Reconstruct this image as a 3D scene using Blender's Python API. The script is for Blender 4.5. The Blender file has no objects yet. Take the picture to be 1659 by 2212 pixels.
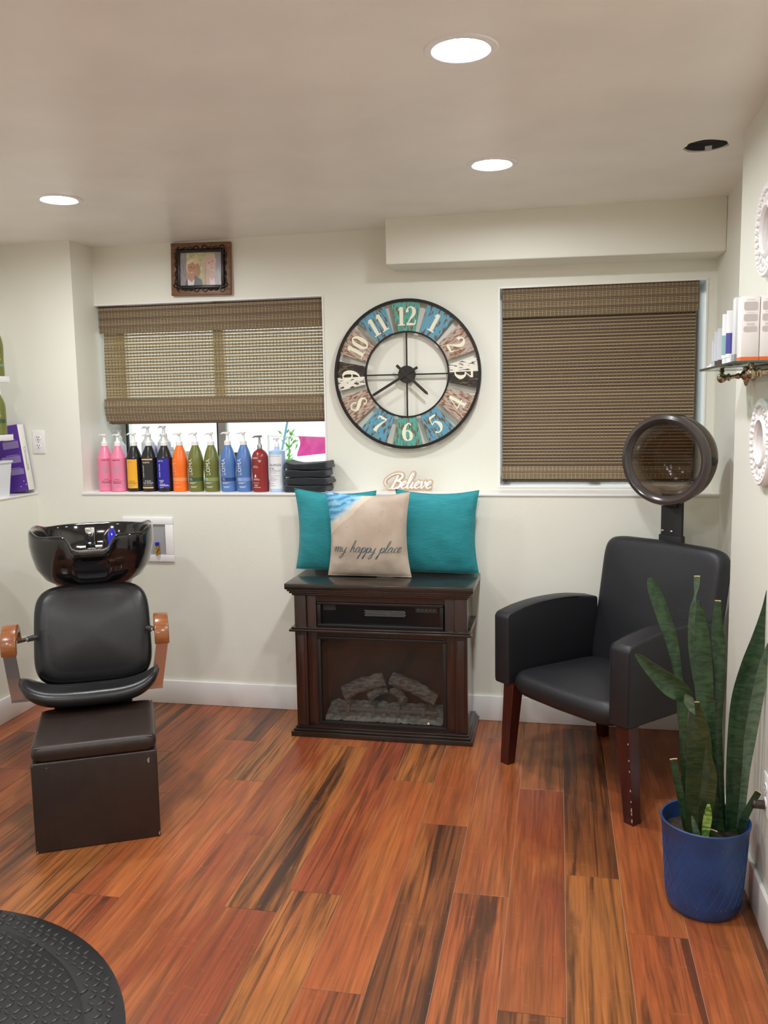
import bpy, bmesh, math, random
from mathutils import Vector, Matrix, noise
import numpy as np
random.seed(7)
PI = math.pi
col = bpy.context.scene.collection

# ---------------------------------------------------------------- camera, world, light, exposure
F_PX, YAW, PITCH, ROLL = 1871.15, 0.199670, 0.119775, -0.016983
CAM = Vector((0.0, -4.0932, 1.5198))
_f = Vector((-math.sin(YAW) * math.cos(PITCH), math.cos(YAW) * math.cos(PITCH), -math.sin(PITCH)))
_r = Vector((math.cos(YAW), math.sin(YAW), 0))
_u = _r.cross(_f)
_c, _s = math.cos(ROLL), math.sin(ROLL)
RX, UP, FW = _c * _r + _s * _u, -_s * _r + _c * _u, _f
cam_data = bpy.data.cameras.new('camera')
cam = bpy.data.objects.new('camera', cam_data)
col.objects.link(cam)
m = Matrix((RX, UP, -FW)).transposed().to_4x4()
m.translation = CAM
cam.matrix_world = m
cam_data.sensor_fit = 'VERTICAL'
cam_data.sensor_height = 24.0
cam_data.lens = F_PX / 2212 * 24.0
cam_data.clip_start = 0.05
sc = bpy.context.scene
sc.camera = cam
sc.view_settings.view_transform = 'Standard'
sc.view_settings.look = 'None'
sc.view_settings.gamma = 1
sc.view_settings.use_curve_mapping = False
sc.view_settings.exposure = 0.0
LAMP_POWER = 365.0            # radiance of the recessed diffusers
world = bpy.data.worlds.new('sky')
sc.world = world
world.use_nodes = True
_bg = world.node_tree.nodes['Background']
_bg.inputs['Color'].default_value = (0.90, 0.97, 1.0, 1)     # bright overcast daylight
_bg.inputs['Strength'].default_value = 2.4
sc.cycles.max_bounces = 10
sc.cycles.diffuse_bounces = 6
sc.cycles.glossy_bounces = 4
sc.cycles.transparent_max_bounces = 24
sc.cycles.sample_clamp_indirect = 6.0


def ray(px, py):
    return RX * ((px - 829.5) / F_PX) + UP * (-(py - 1106) / F_PX) + FW


def on_y(px, py, y):
    d = ray(px, py)
    return CAM + d * ((y - CAM.y) / d.y)


def on_z(px, py, z):
    d = ray(px, py)
    return CAM + d * ((z - CAM.z) / d.z)


# ---------------------------------------------------------------- material helpers
MATS = {}


def nt(name):
    mt = bpy.data.materials.new(name)
    mt.use_nodes = True
    t = mt.node_tree
    return mt, t, t.nodes['Principled BSDF']


def mat(name, c, rough=0.5, metal=0.0, spec=0.5, bump=0.0, bscale=60.0, var=0.0, vscale=8.0, coat=0.0, stretch=(1, 1, 1), c2=None, sheen=0.0):
    mt, t, p = nt(name)
    p.inputs['Base Color'].default_value = (*c, 1)
    p.inputs['Roughness'].default_value = rough
    p.inputs['Metallic'].default_value = metal
    p.inputs['Specular IOR Level'].default_value = spec
    p.inputs['Coat Weight'].default_value = coat
    if coat:
        p.inputs['Coat Roughness'].default_value = 0.08
    if sheen:
        p.inputs['Sheen Weight'].default_value = sheen
    N, L = t.nodes, t.links
    if bump or var or c2:
        tc = N.new('ShaderNodeTexCoord')
        mp = N.new('ShaderNodeMapping')
        mp.inputs['Scale'].default_value = stretch
        L.new(tc.outputs['Object'], mp.inputs['Vector'])
    if var or c2:
        nz = N.new('ShaderNodeTexNoise')
        nz.inputs['Scale'].default_value = vscale
        nz.inputs['Detail'].default_value = 5
        L.new(mp.outputs[0], nz.inputs['Vector'])
        mx = N.new('ShaderNodeMix')
        mx.data_type = 'RGBA'
        if c2 is None:
            c2 = tuple(max(0, k * (1 - var)) for k in c)
            c1 = tuple(min(1, k * (1 + var)) for k in c)
        else:
            c1 = c
        rp = N.new('ShaderNodeMapRange')
        rp.inputs['From Min'].default_value = 0.35
        rp.inputs['From Max'].default_value = 0.65
        L.new(nz.outputs['Fac'], rp.inputs['Value'])
        L.new(rp.outputs[0], mx.inputs['Factor'])
        mx.inputs['A'].default_value = (*c1, 1)
        mx.inputs['B'].default_value = (*c2, 1)
        L.new(mx.outputs['Result'], p.inputs['Base Color'])
    if bump:
        nb = N.new('ShaderNodeTexNoise')
        nb.inputs['Scale'].default_value = bscale
        nb.inputs['Detail'].default_value = 4
        L.new(mp.outputs[0], nb.inputs['Vector'])
        b = N.new('ShaderNodeBump')
        b.inputs['Strength'].default_value = min(1, bump)
        b.inputs['Distance'].default_value = 0.004
        L.new(nb.outputs['Fac'], b.inputs['Height'])
        L.new(b.outputs[0], p.inputs['Normal'])
    MATS[name] = mt
    return mt


def glass_mat(name, tint, gloss=1.0, rough=0.02, ior=1.45):
    """thin clear or smoked sheet: tinted transparency with a fresnel reflection"""
    mt = bpy.data.materials.new(name)
    mt.use_nodes = True
    t = mt.node_tree
    N, L = t.nodes, t.links
    N.remove(N['Principled BSDF'])
    tr = N.new('ShaderNodeBsdfTransparent')
    tr.inputs[0].default_value = (*tint, 1)
    gl = N.new('ShaderNodeBsdfGlossy')
    gl.inputs['Roughness'].default_value = rough
    fr = N.new('ShaderNodeFresnel')
    fr.inputs['IOR'].default_value = ior
    mu = N.new('ShaderNodeMath')
    mu.operation = 'MULTIPLY'
    mu.inputs[1].default_value = gloss
    L.new(fr.outputs[0], mu.inputs[0])
    mx = N.new('ShaderNodeMixShader')
    L.new(mu.outputs[0], mx.inputs[0])
    L.new(tr.outputs[0], mx.inputs[1])
    L.new(gl.outputs[0], mx.inputs[2])
    L.new(mx.outputs[0], N['Material Output'].inputs[0])
    MATS[name] = mt
    return mt


def emit_mat(name, c, s):
    mt, t, p = nt(name)
    p.inputs['Base Color'].default_value = (0.8, 0.8, 0.8, 1)
    p.inputs['Emission Color'].default_value = (*c, 1)
    p.inputs['Emission Strength'].default_value = s
    return mt


def wood_floor_mat():
    mt, t, p = nt('acacia_laminate')
    N, L = t.nodes, t.links
    tc = N.new('ShaderNodeTexCoord')
    oi = N.new('ShaderNodeObjectInfo')
    off = N.new('ShaderNodeVectorMath'); off.operation = 'SCALE'
    off.inputs[0].default_value = (13.7, 41.3, 7.1)
    L.new(oi.outputs['Random'], off.inputs['Scale'])
    ad = N.new('ShaderNodeVectorMath'); ad.operation = 'ADD'
    L.new(tc.outputs['Object'], ad.inputs[0]); L.new(off.outputs[0], ad.inputs[1])

    def nz(scale, detail, dist=0.0, rough=0.5):
        mp = N.new('ShaderNodeMapping'); mp.inputs['Scale'].default_value = scale
        L.new(ad.outputs[0], mp.inputs['Vector'])
        n = N.new('ShaderNodeTexNoise'); n.inputs['Scale'].default_value = 1
        n.inputs['Detail'].default_value = detail; n.inputs['Distortion'].default_value = dist
        n.inputs['Roughness'].default_value = rough
        L.new(mp.outputs[0], n.inputs['Vector'])
        return n.outputs['Fac']

    def rng(v, a, b, lo=0.0, hi=1.0):
        r = N.new('ShaderNodeMapRange'); r.interpolation_type = 'SMOOTHSTEP'
        for k, q in zip(('From Min', 'From Max', 'To Min', 'To Max'), (a, b, lo, hi)):
            r.inputs[k].default_value = q
        L.new(v, r.inputs['Value'])
        return r.outputs[0]

    def mix(fac, a, b, mode='MIX'):
        x = N.new('ShaderNodeMix'); x.data_type = 'RGBA'; x.blend_type = mode
        for s, q in (('Factor', fac), ('A', a), ('B', b)):
            if isinstance(q, (tuple, float)):
                x.inputs[s].default_value = q if isinstance(q, float) else (*q, 1)
            else:
                L.new(q, x.inputs[s])
        return x.outputs['Result']

    def mul(a, b):
        q = N.new('ShaderNodeMath'); q.operation = 'MULTIPLY'
        for i, k in enumerate((a, b)):
            if isinstance(k, float):
                q.inputs[i].default_value = k
            else:
                L.new(k, q.inputs[i])
        return q.outputs[0]
    blotch = rng(nz((7, 1.6, 1), 3, 0.6), 0.40, 0.62)
    base = mix(mul(blotch, 0.55), oi.outputs['Color'], (0.44, 0.145, 0.040))
    red = rng(nz((9, 1.1, 3), 3, 0.9), 0.5, 0.68)
    base = mix(mul(red, 0.5), base, (0.26, 0.06, 0.022))
    st = rng(nz((75, 1.6, 1), 4, 0.8, 0.55), 0.47, 0.66)
    st2 = rng(nz((15, 0.8, 5), 5, 1.2, 0.55), 0.47, 0.66)
    mxm = N.new('ShaderNodeMath'); mxm.operation = 'MAXIMUM'
    L.new(mul(st, 0.80), mxm.inputs[0]); L.new(st2, mxm.inputs[1])
    alp = N.new('ShaderNodeMath'); alp.operation = 'MULTIPLY_ADD'; alp.inputs[1].default_value = 0.85; alp.inputs[2].default_value = 0.15
    L.new(oi.outputs['Alpha'], alp.inputs[0])
    base = mix(mul(mxm.outputs[0], alp.outputs[0]), base, (0.050, 0.021, 0.012))
    grain = rng(nz((120, 5, 1), 4, 0.3), 0.3, 0.7, 0.80, 1.12)
    cmb = N.new('ShaderNodeVectorMath'); cmb.operation = 'SCALE'
    L.new(base, cmb.inputs[0]); L.new(grain, cmb.inputs['Scale'])
    # a few small knots and cross figure
    fig = rng(nz((30, 60, 1), 2, 0.5), 0.62, 0.75)
    fin = mix(mul(fig, 0.10), cmb.outputs[0], (0.6, 0.25, 0.09))
    L.new(fin, p.inputs['Base Color'])
    p.inputs['Roughness'].default_value = 0.30
    p.inputs['Specular IOR Level'].default_value = 0.45
    b = N.new('ShaderNodeBump'); b.inputs['Strength'].default_value = 0.12; b.inputs['Distance'].default_value = 0.002
    L.new(grain, b.inputs['Height']); L.new(b.outputs[0], p.inputs['Normal'])
    return mt


def chipped_mat(name, paint, paint2, rust, amount=0.5):
    """old painted board: paint, streaks of a second tone, chips down to the wood"""
    mt, t, p = nt(name)
    N, L = t.nodes, t.links
    tc = N.new('ShaderNodeTexCoord')
    oi = N.new('ShaderNodeObjectInfo')
    ad = N.new('ShaderNodeVectorMath'); ad.operation = 'ADD'
    L.new(tc.outputs['Object'], ad.inputs[0]); L.new(oi.outputs['Random'], ad.inputs[1])

    def nz(scale, det):
        mp = N.new('ShaderNodeMapping'); mp.inputs['Scale'].default_value = scale
        L.new(ad.outputs[0], mp.inputs[0])
        n = N.new('ShaderNodeTexNoise'); n.inputs['Scale'].default_value = 1; n.inputs['Detail'].default_value = det
        L.new(mp.outputs[0], n.inputs['Vector'])
        return n.outputs['Fac']

    def rng(v, a, b):
        r = N.new('ShaderNodeMapRange'); r.inputs['From Min'].default_value = a; r.inputs['From Max'].default_value = b
        L.new(v, r.inputs['Value']); return r.outputs[0]

    def mix(f, a, b):
        x = N.new('ShaderNodeMix'); x.data_type = 'RGBA'
        L.new(f, x.inputs['Factor'])
        for s, q in (('A', a), ('B', b)):
            if isinstance(q, tuple):
                x.inputs[s].default_value = (*q, 1)
            else:
                L.new(q, x.inputs[s])
        return x.outputs['Result']
    a = 0.62 - 0.14 * amount
    c = mix(rng(nz((120, 1, 30), 4), 0.48, 0.56), paint, paint2)
    c = mix(rng(nz((130, 1, 34), 5), a, a + 0.05), c, rust)
    L.new(c, p.inputs['Base Color'])
    p.inputs['Roughness'].default_value = 0.6
    return mt


# ---------------------------------------------------------------- mesh helpers
class MB:
    def __init__(s):
        s.v, s.f, s.mi, s.cols = [], [], [], []

    def add(s, vs, fs, mi=0, M=None, c=None):
        b = len(s.v)
        s.v += [tuple(M @ Vector(p)) if M is not None else tuple(p) for p in vs]
        s.f += [tuple(i + b for i in f) for f in fs]
        s.mi += [mi] * len(fs)
        s.cols += [c or (1, 1, 1, 1)] * len(fs)
        return s

    def box(s, x0, x1, y0, y1, z0, z1, bev=0.0, seg=2, mi=0, M=None, c=None):
        if bev <= 0:
            vs = [(x, y, z) for z in (z0, z1) for y in (y0, y1) for x in (x0, x1)]
            fs = [(0, 2, 3, 1), (4, 5, 7, 6), (0, 1, 5, 4), (2, 6, 7, 3), (0, 4, 6, 2), (1, 3, 7, 5)]
            return s.add(vs, fs, mi, M, c)
        bm = bmesh.new()
        bmesh.ops.create_cube(bm, size=1, matrix=Matrix.Translation(((x0 + x1) / 2, (y0 + y1) / 2, (z0 + z1) / 2)) @ Matrix.Diagonal((x1 - x0, y1 - y0, z1 - z0, 1)))
        bmesh.ops.bevel(bm, geom=bm.edges[:], offset=bev, segments=seg, profile=0.5, affect='EDGES')
        return s.addbm(bm, mi, M, c)

    def addbm(s, bm, mi=0, M=None, c=None):
        bm.verts.index_update()
        s.add([v.co[:] for v in bm.verts], [[v.index for v in f.verts] for f in bm.faces], mi, M, c)
        bm.free()
        return s

    def lathe(s, prof, seg=28, M=None, mi=0, cap=True, c=None):
        vs, fs = [], []
        n = len(prof)
        for r, z in prof:
            for k in range(seg):
                a = 2 * PI * k / seg
                vs.append((r * math.cos(a), r * math.sin(a), z))
        for i in range(n - 1):
            for k in range(seg):
                k2 = (k + 1) % seg
                fs.append((i * seg + k, i * seg + k2, (i + 1) * seg + k2, (i + 1) * seg + k))
        if cap:
            if prof[0][0] > 1e-6:
                fs.append(tuple(range(seg - 1, -1, -1)))
            if prof[-1][0] > 1e-6:
                fs.append(tuple((n - 1) * seg + k for k in range(seg)))
        return s.add(vs, fs, mi, M, c)

    def cyl(s, p0, p1, r, r2=None, seg=16, mi=0, c=None, cap=True):
        p0, p1 = Vector(p0), Vector(p1)
        d = p1 - p0
        M = Matrix.Translation(p0) @ d.to_track_quat('Z', 'Y').to_matrix().to_4x4()
        return s.lathe([(r, 0), (r if r2 is None else r2, d.length)], seg, M, mi, cap, c)

    def tube(s, pts, rad, seg=10, mi=0, closed=False, flat=1.0, c=None):
        pts = [Vector(p) for p in pts]
        n = len(pts)
        if not hasattr(rad, '__len__'):
            rad = [rad] * n
        vs, fs = [], []
        up = None
        for i, p in enumerate(pts):
            a = pts[(i - 1) % n] if closed or i else p
            b = pts[(i + 1) % n] if closed or i < n - 1 else p
            t = (b - a).normalized()
            if up is None:
                up = Vector((0, 0, 1)) if abs(t.z) < 0.9 else Vector((0, 1, 0))
            x = t.cross(up)
            if x.length < 1e-6:
                x = t.orthogonal()
            x.normalize()
            up = x.cross(t).normalized()
            for k in range(seg):
                g = 2 * PI * k / seg
                vs.append(p + x * (rad[i] * math.cos(g)) + up * (rad[i] * flat * math.sin(g)))
        m_ = n if closed else n - 1
        for i in range(m_):
            j = (i + 1) % n
            for k in range(seg):
                k2 = (k + 1) % seg
                fs.append((i * seg + k, i * seg + k2, j * seg + k2, j * seg + k))
        if not closed:
            fs.append(tuple(range(seg - 1, -1, -1)))
            fs.append(tuple((n - 1) * seg + k for k in range(seg)))
        return s.add(vs, fs, mi, None, c)

    def prism(s, poly, a, b, axis='y', mi=0, M=None, bev=0.0, c=None):
        """extrude a 2d outline (counter-clockwise seen against the axis) from a to b"""
        def pt(u, w, d):
            return {'y': (u, d, w), 'x': (d, u, w), 'z': (u, w, d)}[axis]
        n = len(poly)
        vs = [pt(u, w, a) for u, w in poly] + [pt(u, w, b) for u, w in poly]
        fs = [tuple(range(n)), tuple(range(2 * n - 1, n - 1, -1))]
        fs += [(i, n + i, n + (i + 1) % n, (i + 1) % n) for i in range(n)]
        if bev:
            bm = bmesh.new()
            vv = [bm.verts.new(p) for p in vs]
            for f in fs:
                bm.faces.new([vv[i] for i in f])
            bmesh.ops.recalc_face_normals(bm, faces=bm.faces[:])
            bmesh.ops.bevel(bm, geom=bm.edges[:], offset=bev, segments=3, profile=0.5, affect='EDGES')
            return s.addbm(bm, mi, M, c)
        return s.add(vs, fs, mi, M, c)

    def grid(s, fn, nu, nv, mi=0, cu=False, M=None, c=None):
        vs, fs = [], []
        for i in range(nu + (0 if cu else 1)):
            for j in range(nv + 1):
                vs.append(fn(i / nu, j / nv))
        m_ = nv + 1
        for i in range(nu):
            i2 = (i + 1) % nu if cu else i + 1
            for j in range(nv):
                fs.append((i * m_ + j, i2 * m_ + j, i2 * m_ + j + 1, i * m_ + j + 1))
        return s.add(vs, fs, mi, M, c)

    def ball(s, c_, r, sc=(1, 1, 1), nu=18, nv=10, mi=0, M=None, c=None):
        def fn(u, v):
            a, b = 2 * PI * u, PI * (v - 0.5)
            return (c_[0] + r * sc[0] * math.cos(a) * math.cos(b), c_[1] + r * sc[1] * math.sin(a) * math.cos(b), c_[2] + r * sc[2] * math.sin(b))
        return s.grid(fn, nu, nv, mi, True, M, c)

    def rings(s, rings, mi=0, cap=True, c=None, closed_ends=True):
        n = len(rings[0])
        vs = [p for r in rings for p in r]
        fs = []
        for i in range(len(rings) - 1):
            for k in range(n):
                k2 = (k + 1) % n
                fs.append((i * n + k, i * n + k2, (i + 1) * n + k2, (i + 1) * n + k))
        if cap:
            fs.append(tuple(range(n - 1, -1, -1)))
            fs.append(tuple((len(rings) - 1) * n + k for k in range(n)))
        return s.add(vs, fs, mi, None, c)

    def done(s, name, mt, parent=None, smooth=True, angle=40, colors=False, recalc=True):
        me = bpy.data.meshes.new(name)
        me.from_pydata(s.v, [], s.f)
        if recalc:
            bm = bmesh.new(); bm.from_mesh(me)
            bmesh.ops.recalc_face_normals(bm, faces=bm.faces[:])
            bm.to_mesh(me); bm.free()
        mts = mt if isinstance(mt, (list, tuple)) else [mt]
        for k in mts:
            me.materials.append(k)
        if len(mts) > 1:
            me.polygons.foreach_set('material_index', s.mi)
        if smooth:
            me.polygons.foreach_set('use_smooth', [True] * len(me.polygons))
            me.set_sharp_from_angle(angle=math.radians(angle))
        if colors:
            at = me.color_attributes.new('tone', 'FLOAT_COLOR', 'CORNER')
            arr = []
            for pl in me.polygons:
                arr += list(s.cols[pl.index]) * pl.loop_total
            at.data.foreach_set('color', arr)
        o = bpy.data.objects.new(name, me)
        col.objects.link(o)
        if parent is not None:
            o.parent = parent
        return o


def tag(o, label, cat, group=None):
    o['label'] = label
    o['category'] = cat
    if group:
        o['group'] = group
    return o


def thing(name, label, cat, loc=(0, 0, 0), rz=0.0, group=None):
    o = bpy.data.objects.new(name, None)
    o.empty_display_size = 0.05
    col.objects.link(o)
    o.location = loc
    o.rotation_euler = (0, 0, rz)
    return tag(o, label, cat, group)


def struct(o):
    o['kind'] = 'structure'
    return o


def spline(pts, n=8, closed=False):
    """Catmull-Rom through tuples of any length"""
    P = [tuple(map(float, p)) for p in pts]
    out = []
    L_ = len(P)
    rngs = range(L_ if closed else L_ - 1)
    for i in rngs:
        if closed:
            a, b, c, d = P[i - 1], P[i], P[(i + 1) % L_], P[(i + 2) % L_]
        else:
            a, b, c, d = P[max(i - 1, 0)], P[i], P[i + 1], P[min(i + 2, L_ - 1)]
        for k in range(n):
            t = k / n
            out.append(tuple(0.5 * (2 * q + (r - p) * t + (2 * p - 5 * q + 4 * r - s_) * t * t + (3 * q - p - 3 * r + s_) * t ** 3) for p, q, r, s_ in zip(a, b, c, d)))
    if not closed:
        out.append(P[-1])
    return out


def ribbon(pts, n=8):
    """pts (x, y, width) -> flat outline strip as 2d verts and quads"""
    S = spline(pts, n)
    vs, fs = [], []
    for i, (x, y, w) in enumerate(S):
        a, b = S[max(i - 1, 0)], S[min(i + 1, len(S) - 1)]
        tx, ty = b[0] - a[0], b[1] - a[1]
        l = math.hypot(tx, ty) or 1
        nx, ny = -ty / l, tx / l
        vs += [(x + nx * w / 2, y + ny * w / 2), (x - nx * w / 2, y - ny * w / 2)]
    for i in range(len(S) - 1):
        fs.append((2 * i, 2 * i + 1, 2 * i + 3, 2 * i + 2))
    return vs, fs


_text_cache = {}


def text2d(body, height=None, width=None, spacing=1.0, line=1.0):
    """Blender's own letterforms as flat 2d geometry, centred on the origin"""
    key = (body, spacing, line)
    if key not in _text_cache:
        cu = bpy.data.curves.new('lettering', 'FONT')
        cu.body = body
        cu.align_x = 'CENTER'
        cu.space_character = spacing
        cu.space_line = line
        cu.resolution_u = 3
        o = bpy.data.objects.new('lettering', cu)
        me = o.to_mesh()
        vs = [(v.co.x, v.co.y) for v in me.vertices]
        fs = [tuple(p.vertices) for p in me.polygons]
        o.to_mesh_clear()
        bpy.data.objects.remove(o)
        bpy.data.curves.remove(cu)
        _text_cache[key] = (vs, fs)
    vs, fs = _text_cache[key]
    xs, ys = [v[0] for v in vs], [v[1] for v in vs]
    w, h = max(xs) - min(xs), max(ys) - min(ys)
    s_ = height / h if height else width / w
    if height and width:
        s_ = min(s_, width / w)
    cx_, cy_ = (max(xs) + min(xs)) / 2, (max(ys) + min(ys)) / 2
    return [((x - cx_) * s_, (y - cy_) * s_) for x, y in vs], fs


def hide_lines(mb, x0, x1, zs, h, fn, n=6):
    """rows of small print, as thin flat bars laid on a surface fn(x, z)"""
    for z, a, b in zs:
        vs, fs = [], []
        for i in range(n + 1):
            x = x0 + (x1 - x0) * (a + (b - a) * i / n)
            vs += [fn(x, z - h / 2), fn(x, z + h / 2)]
        fs = [(2 * i, 2 * i + 2, 2 * i + 3, 2 * i + 1) for i in range(n)]
        mb.add(vs, fs)


# ---------------------------------------------------------------- materials
M_wall = mat('sage_wall_paint', (0.79, 0.79, 0.700), 0.50, bump=0.10, bscale=90)
M_ceil = mat('satin_ceiling_paint', (0.86, 0.82, 0.765), 0.32, bump=0.35, bscale=14, var=0.04, vscale=3, spec=0.45)
M_trim = mat('white_gloss_trim', (0.84, 0.83, 0.81), 0.32)
M_white = mat('white_plastic', (0.86, 0.86, 0.86), 0.35)
M_sub = mat('pale_seam_highlight', (0.50, 0.30, 0.20), 0.8)  # pale tone paints light reflected by the plank bevels into the joints
M_dark = mat('black_void', (0.01, 0.01, 0.01), 0.9)
M_floor = wood_floor_mat()
M_lamp = emit_mat('lamp_diffuser_light', (0.945, 0.97, 0.995), LAMP_POWER)
M_black = mat('black_enamel', (0.012, 0.011, 0.012), 0.35)
M_blackgl = mat('black_porcelain', (0.006, 0.006, 0.007), 0.06, coat=0.5)
M_vinyl = mat('black_vinyl', (0.009, 0.009, 0.010), 0.30, bump=0.10, bscale=320)
M_vinyl2 = mat('matte_black_leatherette', (0.0115, 0.012, 0.015), 0.46, bump=0.18, bscale=240)
M_brownv = mat('dark_brown_leatherette', (0.024, 0.0145, 0.012), 0.36, bump=0.20, bscale=260, var=0.12, vscale=20)
M_chrome = mat('chrome', (0.78, 0.78, 0.80), 0.10, 1.0)
M_brushed = mat('brushed_steel', (0.62, 0.58, 0.56), 0.22, 1.0)
M_armwood = mat('honey_brown_wood', (0.30, 0.105, 0.030), 0.25, coat=0.4, c2=(0.22, 0.07, 0.02), vscale=6, stretch=(3, 12, 12))
M_legwood = mat('mahogany_leg', (0.042, 0.006, 0.005), 0.28, coat=0.3, var=0.2, vscale=6, stretch=(10, 10, 1))
M_espresso = mat('espresso_wood', (0.018, 0.0085, 0.006), 0.30, c2=(0.045, 0.014, 0.008), vscale=5, stretch=(14, 14, 1.2), coat=0.25)
M_espresso_top = mat('espresso_top', (0.017, 0.012, 0.010), 0.22, c2=(0.026, 0.015, 0.011), vscale=6, stretch=(1.2, 14, 14), coat=0.3)
M_teal = mat('teal_slub_fabric', (0.010, 0.235, 0.275), 0.75, bump=0.35, bscale=1, c2=(0.016, 0.31, 0.35), vscale=1, stretch=(26, 60, 420), sheen=0.2)
M_navy = mat('dark_terry_cotton', (0.006, 0.010, 0.016), 0.95, bump=0.9, bscale=420, sheen=0.3)
M_steel = mat('grey_metal', (0.35, 0.35, 0.36), 0.35, 0.9)
M_brass = mat('antique_brass', (0.38, 0.29, 0.19), 0.30, 1.0, var=0.2, vscale=40)
M_gold = mat('yellow_brass', (0.70, 0.42, 0.10), 0.25, 1.0)
M_blue = mat('cobalt_blue_plastic', (0.01, 0.02, 0.42), 0.25)
M_rubber = mat('black_rubber', (0.016, 0.017, 0.018), 0.36)
M_cream = mat('cream_paint', (0.82, 0.80, 0.62), 0.5)
M_pot = mat('blue_pot_plastic', (0.014, 0.052, 0.175), 0.42, var=0.18, vscale=14, bump=0.05)
M_soil = mat('potting_soil', (0.035, 0.022, 0.014), 0.95, bump=1.0, bscale=90, var=0.5, vscale=60)

# ---------------------------------------------------------------- room shell
YN = 0.21            # face of the recessed upper wall
SILL = 1.108


def czz(x):          # the ceiling runs slightly out of level
    return 2.398 + 0.007 * x


W = MB()
W.box(-3.1, 0.71, 0.0, 0.56, -0.05, SILL - 0.012)                       # lower wall
W.box(-3.1, -2.42, 0.0, 0.56, SILL - 0.012, 2.5)                        # pier in the left corner
W.box(-2.42, 0.71, YN, 0.56, 2.083, 2.5)                                # header over the windows
W.box(-2.42 - 0.02, -2.436, YN, 0.56, SILL, 2.083)
W.box(-1.167, -0.286, YN, 0.56, SILL - 0.012, 2.083)                    # pier between the windows
W.box(0.668, 0.72, YN, 0.56, SILL - 0.012, 2.083)
W.box(-0.286, 0.668, YN, 0.56, SILL - 0.012, 1.122)
struct(W.done('wall_back', M_wall))
W = MB()
W.prism([(-0.80, 2.5), (-0.80, 2.186), (0.71, 2.171), (0.71, 2.5)], 0.0, YN, 'y', bev=0.006)
struct(W.done('wall_soffit', M_wall))
W = MB()
W.box(-3.1, -2.69, -6.5, 0.0, -0.05, SILL - 0.008)
W.box(-3.1, -2.915, -6.5, 0.0, SILL - 0.008, 2.5)
struct(W.done('wall_left', M_wall))
W = MB()
W.box(0.595, 0.80, -6.5, -0.905, 0.0, 2.5, bev=0.012, seg=3)
struct(W.done('wall_right', M_wall))
W = MB()
W.box(0.71, 0.80, -0.905, 0.56, -0.05, 2.5)
struct(W.done('wall_alcove', M_wall))
W = MB()
W.box(-3.1, 0.80, -6.6, -6.5, -0.05, 2.5)
struct(W.done('wall_behind', M_wall))
W = MB()
W.box(-2.43, 0.71, -0.006, 0.47, SILL - 0.012, SILL, bev=0.003)
struct(W.done('trim_1', M_trim))                                        # ledge board
W = MB()
W.box(-2.915, -2.685, -6.5, 0.0, SILL - 0.008, SILL, bev=0.003)
struct(W.done('trim_2', M_trim))                                        # ledge board on the left wall
W = MB()
for x0, x1, z0, z1 in ((-2.440, -2.432, SILL, 2.0795), (-1.171, -1.163, SILL, 2.0795), (-2.44, -1.163, 2.080, 2.088)):
    W.box(x0, x1, YN - 0.004, 0.46, z0, z1)
struct(W.done('trim_3', M_trim))                                        # white lining of the left window recess
W = MB()
for x0, x1, z0, z1 in ((-0.290, -0.282, 1.1285, 2.0795), (0.664, 0.672, 1.1285, 2.0795), (-0.29, 0.672, 2.080, 2.088), (-0.29, 0.672, 1.118, 1.128)):
    W.box(x0, x1, YN - 0.004, 0.46, z0, z1)
struct(W.done('trim_4', M_trim))
for nm, b in (('baseboard_back', (-2.69, 0.71, -0.014, 0.0)), ('baseboard_left', (-2.69, -2.676, -6.5, -0.014)),
              ('baseboard_right', (0.581, 0.595, -6.5, -0.905)), ('baseboard_alcove', (0.696, 0.71, -0.89, -0.014))):
    W = MB()
    W.box(*b, 0.0, 0.124, bev=0.004)
    struct(W.done(nm, M_trim))

# ceiling with its round cut-outs
LAMPS = [(-0.243, -1.838, 0.068), (-0.245, -0.788, 0.068), (-1.998, -0.772, 0.068), (-2.0, -2.35, 0.068), (-0.24, -2.95, 0.068), (-1.3, -3.9, 0.068), (-0.24, -4.9, 0.068), (-2.0, -5.2, 0.068)]
HOLE = (0.493, -0.80, 0.074)
bm = bmesh.new()
es = []


def loop(pts):
    vv = [bm.verts.new((x, y, czz(x))) for x, y in pts]
    for i in range(len(vv)):
        es.append(bm.edges.new((vv[i], vv[(i + 1) % len(vv)])))
    return vv


loop([(-3.1, -6.6), (0.8, -6.6), (0.8, 0.56), (-3.1, 0.56)])
circ = []
for x, y, r in LAMPS + [HOLE]:
    wob = 0.004 if r == HOLE[2] else 0
    circ.append(loop([(x + (r + wob * math.sin(3 * a + 1) + wob * math.sin(7 * a)) * math.cos(a), y + (r + wob * math.sin(3 * a + 1)) * math.sin(a)) for a in [2 * PI * k / 40 for k in range(40)]]))
bmesh.ops.triangle_fill(bm, edges=es, use_beauty=True)
for vv in circ:      # plaster thickness round each hole
    n = len(vv)
    up = [bm.verts.new((v.co.x, v.co.y, v.co.z + 0.018)) for v in vv]
    for i in range(n):
        bm.faces.new((vv[i], vv[(i + 1) % n], up[(i + 1) % n], up[i]))
W = MB()
W.addbm(bm)
struct(W.done('ceiling', M_ceil, smooth=False))
W = MB()
W.box(-3.2, 0.9, -6.7, 0.66, 2.55, 2.6)
struct(W.done('ceiling_void_sheet', M_dark, smooth=False))  # unseen black sheet added to keep the void above the ceiling dark

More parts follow.
